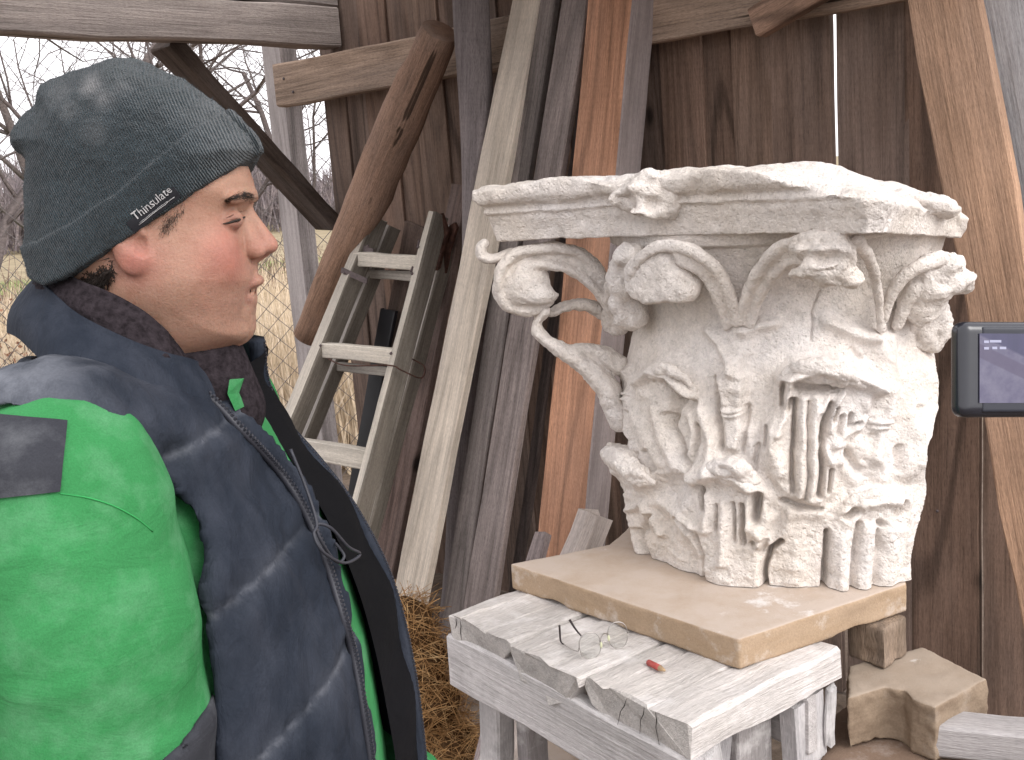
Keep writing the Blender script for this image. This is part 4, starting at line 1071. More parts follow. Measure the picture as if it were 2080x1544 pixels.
# ---- head and neck
prof = [(400, 235), (470, 285), (500, 335), (512, 368), (515, 392), (510, 412), (502, 432), (501, 470), (505, 510), (514, 535), (519, 552), (520, 566), (515, 582), (511, 594), (509, 606), (504, 620), (500, 634), (500, 644), (506, 656), (511, 668), (508, 680), (498, 690), (478, 697), (452, 704), (428, 716), (410, 740), (420, 800), (440, 900), (120, 900), (110, 760), (128, 680), (150, 610), (120, 520), (100, 420), (115, 330), (180, 250), (300, 215)]
PF = GX(prof)
def e_(x, y, wpx=0): g = G(x, y, -abs(wpx)*SP); return (g[0], wpx*SP, g[2])
def f_head(X, Y, Z):
    zb, zt2 = G(400, 690)[2], G(400, 560)[2]
    W = np.interp(Z, [G(300, 900)[2], G(300, 760)[2], zb, zt2, G(400, 430)[2], G(300, 300)[2]], np.array([150, 128, 128, 146, 152, 156])*SP).astype(np.float32)
    f = inflate(X, Y, Z, PF, W, 150*SP, 2.0)
    s = lambda x, y, wv, r, k: None
    U = SP
    # jaw and cheeks stand out from the neck
    f = smin(f, s_ell(X, Y, Z, e_(392, 560), (112*U, 146*U, 128*U)), 46*U)
    f = smin(f, s_ell(X, Y, Z, e_(436, 640), (66*U, 90*U, 54*U)), 46*U)
    f = smin(f, s_ell(X, Y, Z, e_(385, 668), (84*U, 104*U, 56*U)), 40*U)
    f = smin(f, s_ell(X, Y, Z, e_(474, 664), (38*U, 40*U, 32*U)), 14*U)
    for sd_ in (-1, 1):
        f = smin(f, s_ell(X, Y, Z, e_(444, 516, sd_*74), (38*U, 40*U, 42*U)), 44*U)           # cheek
        f = smax(f, -s_ell(X, Y, Z, e_(512, 440, sd_*58), (34*U, 26*U, 20*U)), 14*U)          # eye socket
        f = smin(f, s_cap(X, Y, Z, e_(500, 396, sd_*14), e_(472, 404, sd_*92), 17*U, 11*U), 14*U)    # brow
        f = smin(f, s_ell(X, Y, Z, e_(467, 447, sd_*66), (26*U, 25*U, 22*U)), 7*U)            # lids over the eyeball
        f = smax(f, -s_cap(X, Y, Z, e_(505, 443, sd_*66), e_(455, 453, sd_*98), 2.6*U), 2*U)  # lid slit
        f = smin(f, s_ell(X, Y, Z, e_(520, 511, sd_*21), (19*U, 14*U, 15*U)), 9*U)            # nostril wing
        f = smin(f, s_cap(X, Y, Z, e_(494, 452, sd_*14), e_(512, 500, sd_*20), 13*U, 14*U), 16*U)
    f = smin(f, s_path(X, Y, Z, [e_(500, 424), e_(520, 456), e_(540, 490)], [11*U, 14*U, 19*U]), 13*U)
    f = smin(f, s_ell(X, Y, Z, e_(547, 500), (18*U, 19*U, 15*U)), 9*U)
    f = smin(f, s_cap(X, Y, Z, e_(538, 514), e_(516, 528), 9*U, 10*U), 6*U)
    for sd_ in (-1, 1):
        f = smax(f, -s_ell(X, Y, Z, e_(535, 523, sd_*11), (10*U, 6*U, 5*U)), 3*U)
        # nose-to-mouth fold
        pass
    # lips, parted
    f = smin(f, s_path(X, Y, Z, [e_(480, 592, -50), e_(503, 578, -30), e_(522, 571, -9), e_(523, 572, 0), e_(522, 571, 9), e_(503, 578, 30), e_(480, 592, 50)], [3*U, 9*U, 11*U, 10*U, 11*U, 9*U, 3*U]), 6*U)
    f = smin(f, s_path(X, Y, Z, [e_(480, 594, -48), e_(499, 606, -28), e_(509, 612, 0), e_(499, 606, 28), e_(480, 594, 48)], [3*U, 10*U, 13*U, 10*U, 3*U]), 6*U)
    f = smax(f, -s_path(X, Y, Z, [e_(486, 592, -46), e_(500, 592, -24), e_(512, 593, 0), e_(500, 592, 24), e_(486, 592, 46)], [2*U, 5*U, 8*U, 5*U, 2*U]), 3*U)
    # ears
    for sd_ in (-1, 1):
        ear = s_ell(X, Y, Z, e_(262, 490, sd_*160), (36*U, 13*U, 56*U))
        ear = smin(ear, s_ell(X, Y, Z, e_(278, 532, sd_*156), (26*U, 11*U, 22*U)), 10*U)
        ear = smax(ear, -s_ell(X, Y, Z, e_(286, 500, sd_*170), (15*U, 16*U, 20*U)), 5*U)
        ear = smax(ear, -s_ell(X, Y, Z, e_(264, 482, sd_*172), (20*U, 10*U, 26*U)), 6*U)
        f = smin(f, ear, 7*U)
    return f
def mat_skin():
    m = NT('skin'); co = m.coords(False)
    at = m.n('Attribute'); at.attribute_name = 'tone'
    n1 = m.noise(co, 420, 3, .6); n2 = m.noise(co, 60, 4, .6)
    c = m.mix(1.0, at.outputs['Color'], m.ramp(n2, [(.3, (.90, .84, .82)), (.5, (1, 1, 1)), (.7, (1.08, 1.04, 1.02))]), 'MULTIPLY')
    c = m.mix(1.0, c, m.ramp(n1, [(.3, .90), (.7, 1.06)]), 'MULTIPLY')
    return m.out(c, .52, m.bump(m.math('ADD', n1, m.math('MULTIPLY', m.noise(co, 900, 2, .7), .6)), .45, .0014), .30, Subsurface_Weight=.18, Subsurface_Scale=.008)
lo = np.r_[G(70, 150)[0], -.10, G(300, 900)[2]]; hi = np.r_[G(585, 150)[0], .10, G(300, 160)[2]]
body, hv, hq = soft_mesh('body', f_head, lo, hi, 3.1*SP, mat_skin(), person, None, 2)
# skin tones: rosy cheek and nose, lips, shaven shadow on the jaw
def blob(x, y, wv, r): c = np.array(e_(x, y, wv))+V(0, YM, 0); return np.exp(-((np.linalg.norm(hv-c, axis=1)/(r*SP))**2))[:, None]
tone = np.tile(V(.355, .205, .145), (len(hv), 1))
def paint(col, m_): global tone; tone = tone*(1-m_)+np.array(col)*m_
for sd_ in (-1, 1):
    paint((.345, .115, .092), np.clip(.75*blob(452, 525, sd_*95, 62), 0, 1))
    paint((.35, .12, .10), np.clip(.7*blob(280, 530, sd_*160, 50), 0, 1))
    paint((.27, .155, .11), np.clip(.55*blob(360, 640, sd_*120, 90), 0, 1))
    paint((.25, .12, .095), np.clip(.5*blob(480, 452, sd_*85, 26), 0, 1))
paint((.36, .15, .12), np.clip(.6*blob(545, 500, 0, 40), 0, 1))
paint((.28, .165, .12), np.clip(.5*blob(490, 660, 0, 55), 0, 1))
for pth in ([(480, 592, -50), (501, 577, -30), (521, 571, 0), (501, 577, 30), (480, 592, 50)], [(482, 595, -48), (498, 607, -28), (507, 613, 0), (498, 607, 28), (482, 595, 48)]):
    pp = smoothpath([np.array(e_(*t))+V(0, YM, 0) for t in pth], 5)
    dd = np.min(np.linalg.norm(hv[:, None]-pp[None], axis=2), 1)
    paint((.29, .095, .085), np.clip(1.25-dd/(13*SP), 0, 1)[:, None]*.85)
for sd_ in (-1, 1):
    paint((.24, .135, .10), np.clip(.55*blob(430, 640, sd_*92, 70), 0, 1)); paint((.25, .14, .105), np.clip(.5*blob(480, 610, sd_*66, 34), 0, 1)); paint((.26, .14, .11), np.clip(.45*blob(505, 548, sd_*30, 20), 0, 1))
st_ = vnoise(hv, 900, 5)+.6*vnoise(hv, 420, 6); jaw_ = np.clip(blob(400, 640, -120, 110)+blob(480, 640, -50, 60)+blob(505, 550, -20, 22), 0, 1)
tone = tone*(1-.16*jaw_*np.clip(st_, 0, 1)[:, None])
tone = tone*(1+.06*fbm(hv, 45, 3, 14)[:, None]*np.array([.6, 1.2, 1.2]))
al = body.data.color_attributes.new('tone', 'FLOAT_COLOR', 'POINT')
al.data.foreach_set('color', np.c_[tone, np.ones(len(tone))].astype(np.float32).ravel())
hb = bvh_of(hv, hq)
# dark lash line, teeth
m_hair = mat_simple('dark_hair', (.022, .015, .012), .6, .2)
lash = [hit(hb, x, y, .0006)[0] for x, y in [(452, 455), (462, 453), (474, 450), (486, 446), (496, 441)]]
tube_obj('eyelash', smoothpath([p for p in lash if p is not None], 4), [.0004, .0013, .0009], m_hair, body, 5)
crease = [hit(hb, x, y, .0002)[0] for x, y in [(460, 443), (474, 436), (488, 430), (497, 428)]]
tube_obj('eyelid_crease', smoothpath([p for p in crease if p is not None], 4), [.0002, .0006, .0002], mat_simple('skin_crease', (.2, .095, .07), .6), body, 5)
tv, tq = snet(lambda X, Y, Z: smin(s_ell(X, Y, Z, e_(488, 586, 0), (15*SP, 22*SP, 5*SP)), s_ell(X, Y, Z, e_(484, 599, 0), (12*SP, 20*SP, 4*SP)), .001), np.array(e_(470, 620))-V(0, .02, .004), np.array(e_(520, 560))+V(0, .02, .004), .0014)
obj('teeth', mesh_np('teeth', tv+V(0, YM, 0), tq), mat_simple('teeth', (.45, .41, .36), .25, .05), body)
# short hairs: brow, sideburn, nape
def hairs(name, spots, n, ln, dirpx, wd=.00035, spread=.25, seed=1):
    r_ = np.random.default_rng(seed); vv, ff = [], []
    for _ in range(n):
        (x0, y0, x1, y1, jy) = spots[r_.integers(len(spots))]
        t = r_.random(); x = x0+(x1-x0)*t; y = y0+(y1-y0)*t+r_.normal(0, jy)
        p, nn_ = hit(hb, x, y, .0003)
        if p is None: continue
        p2, _n = hit(hb, x+dirpx[0], y+dirpx[1], .0003)
        d = nrm(p2-p) if p2 is not None and np.linalg.norm(p2-p) < .03 else V(1, 0, 0)
        d = nrm(d+r_.normal(0, spread, 3)+nn_*.25); L = ln*r_.uniform(.6, 1.2); s_ = nrm(np.cross(d, nn_))*wd
        b = len(vv); vv += [p-s_, p+s_, p+d*L*.6+nn_*.0004, p+d*L]
        ff += [(b, b+1, b+2), (b+2, b+1, b+3)]
    o = obj(name, mesh_py(name, vv, ff), m_hair, body); return kind(o, 'stuff')
hairs('eyebrow', [(455, 409, 480, 400, 2.2), (478, 400, 510, 397, 3.6), (490, 399, 515, 401, 4.2)], 380, .006, (10, -1), .00018, .2, 2)
hairs('sideburn', [(322, 470, 362, 440, 9), (330, 462, 350, 448, 12), (335, 455, 375, 425, 7)], 300, .0045, (-1, 10), .00013, .35, 3)
hairs('nape_hair', [(150, 590, 232, 548, 9), (165, 575, 222, 560, 10)], 900, .012, (3, 8), .0005, .6, 4)

# ---- knitted hat
def mat_knit(name, base, dust):
    m = NT(name); co = m.coords(False)
    ang = math.atan2(G(520, 320)[2]-G(85, 560)[2], G(520, 320)[0]-G(85, 560)[0])
    mp = m.mapping(co, (1, 1, 1), (0, 0, 0), (0, ang, 0))
    wv = m.n('TexWave', wave_type='BANDS', bands_direction='X', wave_profile='SIN'); m.set(wv.inputs['Vector'], mp)
    m.set(wv.inputs['Scale'], 150.0); m.set(wv.inputs['Distortion'], 2.2); m.set(wv.inputs['Detail'], 1.0); m.set(wv.inputs['Detail Scale'], 4.0)
    n1 = m.noise(co, 700, 2, .7); n2 = m.noise(co, 45, 4, .6); n3 = m.noise(co, 14, 4, .6)
    c = m.mix(1.0, (*base, 1), m.ramp(wv.outputs['Fac'], [(0, .68), (.7, 1.1)]), 'MULTIPLY')
    c = m.mix(1.0, c, m.ramp(n1, [(.3, .55), (.65, 1.5)]), 'MULTIPLY'); c = m.mix(1.0, c, m.ramp(n2, [(.3, .8), (.7, 1.25)]), 'MULTIPLY')
    at = m.n('Attribute'); at.attribute_name = 'dust'
    dm = m.math('MULTIPLY', at.outputs['Fac'], m.ramp(n2, [(.35, .2), (.6, 1.0)]))
    c = m.mix(dm, c, dust)
    h = m.math('ADD', m.math('MULTIPLY', wv.outputs['Fac'], .6), m.math('MULTIPLY', n1, .5))
    return m.out(c, .95, m.bump(h, 1.0, .0035), .05, Sheen_Weight=.25, Sheen_Roughness=.5)
sil = [(522, 306), (512, 284), (482, 254), (455, 224), (438, 206), (418, 197), (402, 184), (372, 160), (345, 146), (306, 130), (262, 121), (238, 121), (212, 132), (186, 141), (158, 146), (126, 158), (98, 172), (90, 192), (84, 212), (58, 234), (40, 262), (35, 288), (42, 310), (60, 328), (64, 370), (64, 420), (66, 470), (62, 500), (74, 540), (90, 600), (160, 660), (300, 660), (430, 520), (500, 420), (512, 340)]
SILP = GX(sil)
brim = [(-50, 552), (78, 552), (150, 565), (200, 548), (300, 486), (380, 432), (450, 378), (522, 322), (640, 228), (640, 900), (-50, 900)]
BRP = GX(brim)
cuff = [(-50, 560), (64, 498), (140, 482), (215, 446), (300, 390), (380, 318), (430, 268), (470, 222), (640, 60), (640, 900), (-50, 900)]
CFP = GX(cuff)
WH = np.array([172])*SP
def f_hat(X, Y, Z):
    U = SP
    f = inflate(X, Y, Z, SILP, 168*U, 175*U, 2.2)
    below = poly2(X+0*Z, Z+0*X, BRP); band = poly2(X+0*Z, Z+0*X, CFP)
    c = np.maximum(f-11*U, band)
    f = smin(f-1*U, c, 4*U)
    return smax(f, -below-0*Y, 5*U)
dent = [(330, 172, 40, -7), (200, 170, 30, 5), (165, 200, 22, -9), (110, 230, 30, -8), (420, 230, 26, -5), (75, 330, 26, -6), (240, 150, 34, 6)]
def hat_disp(v):
    d = .0016*fbm(v, 28, 3, 7)+.0005*fbm(v, 260, 2, 9)
    for x, y, r, a in dent:
        g = G(x, y); d = d+a*SP*np.exp(-((v[:, 0]-g[0])**2+(v[:, 2]-g[2])**2)/(r*SP)**2)
    return d
lo = np.r_[G(15, 400)[0], -.105, G(200, 590)[2]]; hi = np.r_[G(545, 300)[0], .105, G(200, 95)[2]]
hat, kv, kq = soft_mesh('knitted_hat', f_hat, lo, hi, 3.4*SP, mat_knit('slate_knit', (.019, .031, .038), (.22, .22, .225)), person, hat_disp, 1)
du = np.zeros(len(kv))
for x, y, r, a in [(185, 172, 24, .95), (215, 200, 22, .6), (150, 225, 18, .5), (245, 170, 20, .4), (205, 270, 26, .25), (470, 300, 60, .2), (120, 190, 30, .35), (420, 220, 50, .25)]:
    g = G(x, y, -.06); du = np.maximum(du, a*np.exp(-((kv[:, 0]-g[0])**2+(kv[:, 2]-g[2])**2)/(r*SP*.95)**2))
al = hat.data.attributes.new('dust', 'FLOAT', 'POINT'); al.data.foreach_set('value', du.astype(np.float32))
kb = bvh_of(kv, kq)
# wool fuzz on the outline
r_ = np.random.default_rng(9); kn = vnormals(kv-V(0, YM, 0), kq); ii = r_.integers(0, len(kv), 15000); fv, ff = [], []
for i in ii:
    p, n = kv[i], nrm(kn[i]+r_.normal(0, .5, 3)); L = r_.uniform(.0012, .0036); s_ = nrm(np.cross(n, r_.normal(0, 1, 3)))*.00014
    b = len(fv); fv += [p-s_, p+s_, p+n*L+r_.normal(0, .0006, 3)]; ff.append((b, b+1, b+2))
kind(obj('wool_fuzz', mesh_py('wool_fuzz', fv, ff), mat_simple('wool_fuzz', (.05, .064, .072), .95, .1), hat), 'stuff')
# woven label with its lettering
def on_hat(pts, lift): return [hit(kb, x, y, lift)[0] for x, y in pts]
def label_grid(c00, c10, c11, c01, nu, nv_, lift, b, name, mat, parent):
    vv, ff = [], []
    for j in range(nv_+1):
        for i in range(nu+1):
            u, t = i/nu, j/nv_; p = (np.array(c00)*(1-u)+np.array(c10)*u)*(1-t)+(np.array(c01)*(1-u)+np.array(c11)*u)*t
            h_, n_ = hit(b, p[0], p[1], lift)
            if h_ is None: near = b.find_nearest(Vector(P(p[0], p[1], .78))); h_ = np.array(near[0])+np.array(near[1])*lift
            vv.append(h_)
    for j in range(nv_):
        for i in range(nu): a = j*(nu+1)+i; ff.append((a, a+1, a+nu+2, a+nu+1))
    return obj(name, mesh_py(name, vv, ff, True), mat, parent)
lab = label_grid((256, 452), (352, 378), (368, 398), (272, 472), 14, 5, .0012, kb, 'woven_label', mat_simple('black_weave', (.012, .012, .016), .7, .2, 300), hat)
fc = bpy.data.curves.new('lettering', 'FONT'); fc.body = 'Thinsulate'; fc.size = 1.0; fc.resolution_u = 2
fo = bpy.data.objects.new('lettering_source', fc); COL.objects.link(fo)
dg = bpy.context.evaluated_depsgraph_get(); tm = bpy.data.meshes.new_from_object(fo.evaluated_get(dg))
bpy.data.objects.remove(fo)
tv = np.array([v_.co[:2] for v_ in tm.vertices]); tmin, tmax = tv.min(0), tv.max(0)
ux = V(351-276, 388-448); ux_l = np.linalg.norm(ux); ux = ux/ux_l; uy = V(ux[1], -ux[0]); uy = uy if uy[1] < 0 else -uy
sc_ = ux_l/(tmax[0]-tmin[0])
for v_, t in zip(tm.vertices, tv):
    px = V(276, 448)+ux*(t[0]-tmin[0])*sc_+uy*(t[1]*sc_*1.12)
    v_.co = Vector(hit(kb, px[0], px[1], .0019)[0])
tm.name = 'lettering'
m_thread = mat_simple('pale_thread', (.40, .39, .39), .6, .15, 400)
obj('lettering', tm, m_thread, lab)
for (x0, y0, x1, y1, r0) in [(283, 456, 354, 399, .00032), (284, 452, 340, 407, .0002)]:
    tube_obj('stitched_line', [hit(kb, x0+(x1-x0)*t, y0+(y1-y0)*t, .0018)[0] for t in np.linspace(0, 1, 12)], r0, m_thread, lab, 4)

# ---- green work jacket (torso and sleeves)
front = [(450, 800), (480, 800), (505, 820), (545, 880), (602, 980), (655, 1080), (706, 1195), (742, 1310), (764, 1420), (785, 1560), (800, 1700), (800, 1900)]
backl = [(190, 1900), (130, 1700), (70, 1450), (30, 1250), (0, 1050), (10, 880), (40, 810), (110, 765), (250, 780), (380, 796)]
TOR = GX(front+backl)
zsh = G(300, 800)[2]
def torsoW(Z): return np.interp(Z, [G(300, 1900)[2], G(400, 1400)[2], G(300, 1000)[2], G(300, 860)[2], G(300, 740)[2], G(300, 660)[2]], [.185, .195, .19, .165, .11, .075]).astype(np.float32)
def f_tor(X, Y, Z): return inflate(X, Y, Z, TOR, torsoW(Z), .15, 2.4)
ARM = [G(150, 925, -.150), G(118, 1010, -.200), G(150, 1130, -.215), G(180, 1260, -.22), G(205, 1470, -.225), G(230, 1750, -.22)]
ARM = [p-V(0, YM, 0) for p in ARM]
AR = [.070, .086, .088, .086, .083, .072]
FORE = [ARM[-1], ARM[-1]+V(.10, .02, -.13), ARM[-1]+V(.20, .05, -.19)]
mir = lambda pts: [V(p[0], -p[1], p[2]) for p in pts]
def f_jacket(X, Y, Z):
    f = f_tor(X, Y, Z)+.005
    for a, fo_ in ((ARM, FORE), (mir(ARM), mir(FORE))):
        g = smin(s_path(X, Y, Z, a, AR), s_path(X, Y, Z, fo_, [.070, .060, .052]), .02)
        f = smin(f, g, .015)
    return f
wr_c = [((260, 1010, -.22), (430, 1440, -.22))]
def jack_disp(v):
    d = .0030*fbm(v*V(1, 1, 1.4), 7, 2, 21)+.0075*(.25-np.abs(fbm(np.c_[v[:, 0]*.8+v[:, 2]*.5, v[:, 1], v[:, 2]*1.7-v[:, 0]*.6], 8, 2, 24)))
    # soft diagonal folds
    t = v[:, 2]*1.0+v[:, 0]*.55
    d += .0020*np.sin(t*58+4*vnoise(v, 6, 3))*np.clip(vnoise(v, 5, 8)+.4, 0, 1)
    # shoulder seam
    return d*np.clip((np.abs(v[:, 1])-.10)/.06, .12, 1)
lo = np.r_[min(TOR[:, 0].min(), ARM[1][0])-.10, -.325, G(300, 1900)[2]+.01]; hi = np.r_[TOR[:, 0].max()+.06, .325, G(250, 650)[2]]
def mat_cloth(name, c0, c1, dust, dcol, rough=.9, sc=700, seed=0.0, bump=.25):
    m = NT(name); co = m.coords(False)
    n2 = m.noise(co, 7, 4, .55); n3 = m.noise(co, 26, 5, .62); n4 = m.noise(co, sc, 2, .6)
    fold = m.noise(m.mapping(co, (1, 1, 2.2), (0, 0, 0), (0, .5, 0)), 16, 4, .55, .8)
    c = m.ramp(n2, [(.3, c0), (.7, c1)])
    c = m.mix(m.ramp(n3, [(.46, 0.0), (.72, dust)]), c, dcol)
    c = m.mix(1.0, c, m.ramp(n4, [(.3, .88), (.7, 1.1)]), 'MULTIPLY')
    h = m.math('ADD', m.math('MULTIPLY', fold, 1.0), m.math('MULTIPLY', n4, .05))
    return m.out(c, rough, m.bump(h, bump, .012), .15)
jacket, jv, jq = soft_mesh('work_jacket', f_jacket, lo, hi, .0058, mat_cloth('green_cotton', (.030, .175, .055), (.046, .230, .080), .45, (.13, .31, .17)), person, jack_disp, 2)
jb = bvh_of(jv, jq)
m_patch = mat_cloth('grey_patch', (.028, .029, .036), (.045, .047, .055), .45, (.13, .135, .145))
# shoulder patch, sleeve seam, dark elbow patch
ep = label_grid((-60, 842), (136, 858), (122, 1000), (-60, 1018), 12, 10, .0030, jb, 'shoulder_patch', m_patch, jacket)
sm = [hit(jb, x, y, .0005)[0] for x, y in [(122, 1003), (180, 1012), (230, 1028), (275, 1052), (310, 1080)]]
tube_obj('seam', smoothpath([p for p in sm if p is not None], 5), .0007, mat_simple('green_seam', (.03, .25, .07), .9), jacket, 5)
elb = [i for i in [(332, 1560), (440, 1482), (470, 1700), (332, 1760)]]
def f_elbow(X, Y, Z):
    g = s_path(X, Y, Z, ARM, AR)-.0075
    a, b_ = G(330, 1556, -.29), G(436, 1478, -.29)
    n = nrm(V(-(b_[2]-a[2]), 0, b_[0]-a[0])); n = n if n[2] > 0 else -n
    return np.maximum(np.maximum(g, (X-a[0])*n[0]+(Z-a[2])*n[2]), -(Z-ARM[-1][2]-.0))
p5 = np.array(ARM[-3:]); soft_mesh('elbow_patch', f_elbow, p5.min(0)-.12, p5.max(0)+V(.12, .12, .05), .006, m_patch, jacket, lambda v: .002*fbm(v, 14, 2, 5), 1)

# ---- navy padded vest
ZIP = [(392, 720), (404, 752), (424, 800), (478, 862), (545, 932), (602, 1002), (652, 1112), (692, 1240), (722, 1355), (752, 1545), (768, 1700), (772, 1900)]
ZPOL = GX(ZIP, -.09); ZPOL = np.vstack([ZPOL, GX([(1400, 1900), (1400, 640), (430, 640)], -.09)])
HOLE = GX([(-300, 826), (40, 830), (100, 846), (150, 872), (200, 920), (252, 976), (300, 1016), (345, 1078), (382, 1152), (404, 1262), (424, 1400), (436, 1560), (440, 1900), (-300, 1900)], -.22)
def f_vest(X, Y, Z):
    f = f_tor(X, Y, Z)-.027
    for sd_ in (-1, 1):
        a, b_ = G(340, 915, -.08)-V(0, YM, 0), G(125, 925, -.165)-V(0, YM, 0)
        a2, b2 = V(a[0], sd_*abs(a[1]), a[2]), V(b_[0], sd_*abs(b_[1]), b_[2])
        f = smin(f, s_cap(X, Y, Z, a2, b2, .055, .084), .030)
    return f
def quilt(X, Z):
    """distance-like phase of the stitched rows, sloping down towards his back"""
    return None
gA, gB = G(434, 1217, -.17), G(611, 1113, -.15)
qd = nrm((gB-gA)*V(1, 0, 1)); qn = V(-qd[2], 0, qd[0]); qn = qn if qn[2] > 0 else -qn
qs = abs(float((G(570, 1462, -.16)-gA)@qn))
def vest_disp(v):
    t = ((v-(gA-V(0, YM, 0)))@qn)/qs+.06*np.sin(v[:, 0]*20)
    ph = t-np.round(t)
    d = -.0050*np.exp(-(np.abs(ph)*qs/.009)**1.5)+.0022*np.cos(ph*6.283*.5)
    fold = fbm(np.c_[v@nrm(V(.55, 0, .83))*.35, v[:, 1], v@nrm(V(.83, 0, -.55))]*1.0, 26, 3, 31)
    d += .0040*fold+.003*fbm(v, 9, 2, 33)
    al_ = v@qd; d += .0016*np.sin(al_*230+6*vnoise(v, 30, 4))*np.exp(-(np.abs(ph)*qs/.022)**2)
    # deep creases running from the shoulder down the front
    for c0_, c1_, a in CREASE:
        e = c1_-c0_; L = np.linalg.norm(e); e = e/L; r = v-c0_; tt = np.clip(r@e/L, 0, 1)
        dd = np.linalg.norm(np.delete(r-np.outer(tt*L, e), 1, 1), axis=1)
        d += np.where(v[:, 1] < 0, -a*np.exp(-(dd/.0055)**2)*np.sin(np.pi*np.clip(tt, .02, .98))+a*.7*np.exp(-((dd-.014)/.008)**2)*np.sin(np.pi*tt), 0)
    return d
CREASE = [(G(*p, -.18)-V(0, YM, 0), G(*q, -.14)-V(0, YM, 0), a) for p, q, a in [((120, 720), (330, 900), .006), ((200, 760), (420, 1010), .006), ((300, 800), (470, 1000), .005), ((380, 930), (430, 1230), .006), ((440, 870), (560, 1030), .004), ((90, 790), (240, 900), .005), ((430, 1000), (420, 1400), .004)]]
def f_vcut(X, Y, Z):
    f = f_vest(X, Y, Z)
    z2 = poly2(X+0*Z, Z+0*X, ZPOL)
    f = smax(f, -np.maximum(z2, -(Y+.30)*.0-1), .006) if False else smax(f, -z2-0*Y, .006)
    f = smax(f, -np.maximum(poly2(X+0*Z, Z+0*X, ZPOL-np.array([.17, 0])), -.03-Y), .006)
    hl = poly2(X+0*Z, Z+0*X, HOLE)
    for sd_ in (-1, 1): f = smax(f, -np.maximum(hl, sd_*(-Y)*-1*-1+.10 if sd_ < 0 else Y*-1+.10), .008)
    neck = s_cap(X, Y, Z, G(330, 760)-V(0, YM, 0), G(250, 560)-V(0, YM, 0), .078, .10)
    return smax(f, -neck, .008)
def mat_vest():
    m = NT('navy_padded_nylon'); co = m.coords(False)
    n2 = m.noise(co, 8, 4, .6); n3 = m.noise(m.mapping(co, (1, 1, .5), (0, 0, 0), (0, -.6, 0)), 20, 5, .6); n4 = m.noise(co, 500, 2, .6)
    wr = m.noise(m.mapping(co, (2.2, 1, .8), (0, 0, 0), (0, -.65, 0)), 26, 4, .6, .8)
    c = m.ramp(n2, [(.3, (.013, .017, .026)), (.7, (.021, .026, .037))])
    c = m.mix(m.ramp(n3, [(.42, 0.0), (.75, .45)]), c, (.062, .068, .088))
    at = m.n('Attribute'); at.attribute_name = 'dust'
    c = m.mix(m.math('MULTIPLY', at.outputs['Fac'], m.ramp(n3, [(.35, .15), (.6, 1.0)])), c, (.24, .25, .28))
    c = m.mix(1.0, c, m.ramp(n4, [(.3, .9), (.7, 1.08)]), 'MULTIPLY')
    return m.out(c, .82, m.bump(wr, .45, .010), .12)
lo = np.r_[TOR[:, 0].min()-.05, -.32, G(300, 1900)[2]+.05]; hi = np.r_[TOR[:, 0].max()+.06, .32, G(250, 600)[2]]
M['vest'] = mat_vest()
vest, vv_, vq_ = soft_mesh('padded_vest', f_vcut, lo, hi, .0052, M['vest'], person, vest_disp, 2)
t = ((vv_-gA)@qn)/qs+.06*np.sin(vv_[:, 0]*20); ph = np.abs(t-np.round(t))*qs
dv = .24*np.exp(-(ph/.0022)**2)+.05*np.exp(-(ph/.012)**2)
g = G(60, 720, -.15); dv += .5*np.exp(-((vv_[:, 0]-g[0])**2+(vv_[:, 2]-g[2])**2)/.06**2)
al = vest.data.attributes.new('dust', 'FLOAT', 'POINT'); al.data.foreach_set('value', np.clip(dv, 0, 1).astype(np.float32))
vb = bvh_of(vv_, vq_)
m_lining = mat_cloth('black_lining', (.0022, .0022, .003), (.004, .004, .0055), .1, (.012, .012, .015), .9)
# far front panel, hanging open: lining towards us, rolled navy edge
FI = [(500, 742, .05), (515, 800, .045), (560, 885, .04), (625, 985, .03), (680, 1085, .025), (728, 1200, .02), (762, 1320, .02), (784, 1430, .02), (806, 1560, .02), (822, 1720, .02), (826, 1880, .02)]
FO = [(521, 690, .085), (530, 770, .095), (562, 850, .10), (632, 930, .10), (702, 1020, .10), (764, 1130, .10), (798, 1225, .10), (822, 1330, .10), (838, 1430, .10), (852, 1560, .10), (862, 1720, .10), (866, 1880, .10)]
fi = smoothpath([G(*p) for p in FI], 4); fo2 = smoothpath([G(*p) for p in FO], 4)
nrow = 60; ti = np.linspace(0, 1, nrow)
def resamp(p): s_ = np.linspace(0, 1, len(p)); return np.stack([np.interp(ti, s_, p[:, k]) for k in range(3)], 1)
fi, fo2 = resamp(fi), resamp(fo2)
cols = []
for c, u in enumerate([0, .25, .5, .72, .88, 1.0]):
    p = fi*(1-u)+fo2*u; p = p+V(.010, .02, 0)*math.sin(u*3.1)*np.ones((nrow, 1)); p[:, 0] += .004*np.sin(ti*34+u*4)*math.sin(u*3.1); cols.append(p)
outw = [fo2+V(.004, .02, 0), fo2+V(-.03, .07, 0), fo2+V(-.12, .12, 0)]
def grid_mesh(name, cols, mat, parent):
    n = len(cols[0]); v = np.concatenate(cols); f = []
    for c in range(len(cols)-1):
        for i in range(n-1): f.append((c*n+i, c*n+i+1, (c+1)*n+i+1, (c+1)*n+i))
    return obj(name, mesh_py(name, v, f, True), mat, parent)
grid_mesh('lining', cols, m_lining, vest)
grid_mesh('far_panel', [fo2]+outw, M['vest'], vest)
tube_obj('panel_edge', fo2+V(.001, -.004, 0), .0085, M['vest'], vest, 10)
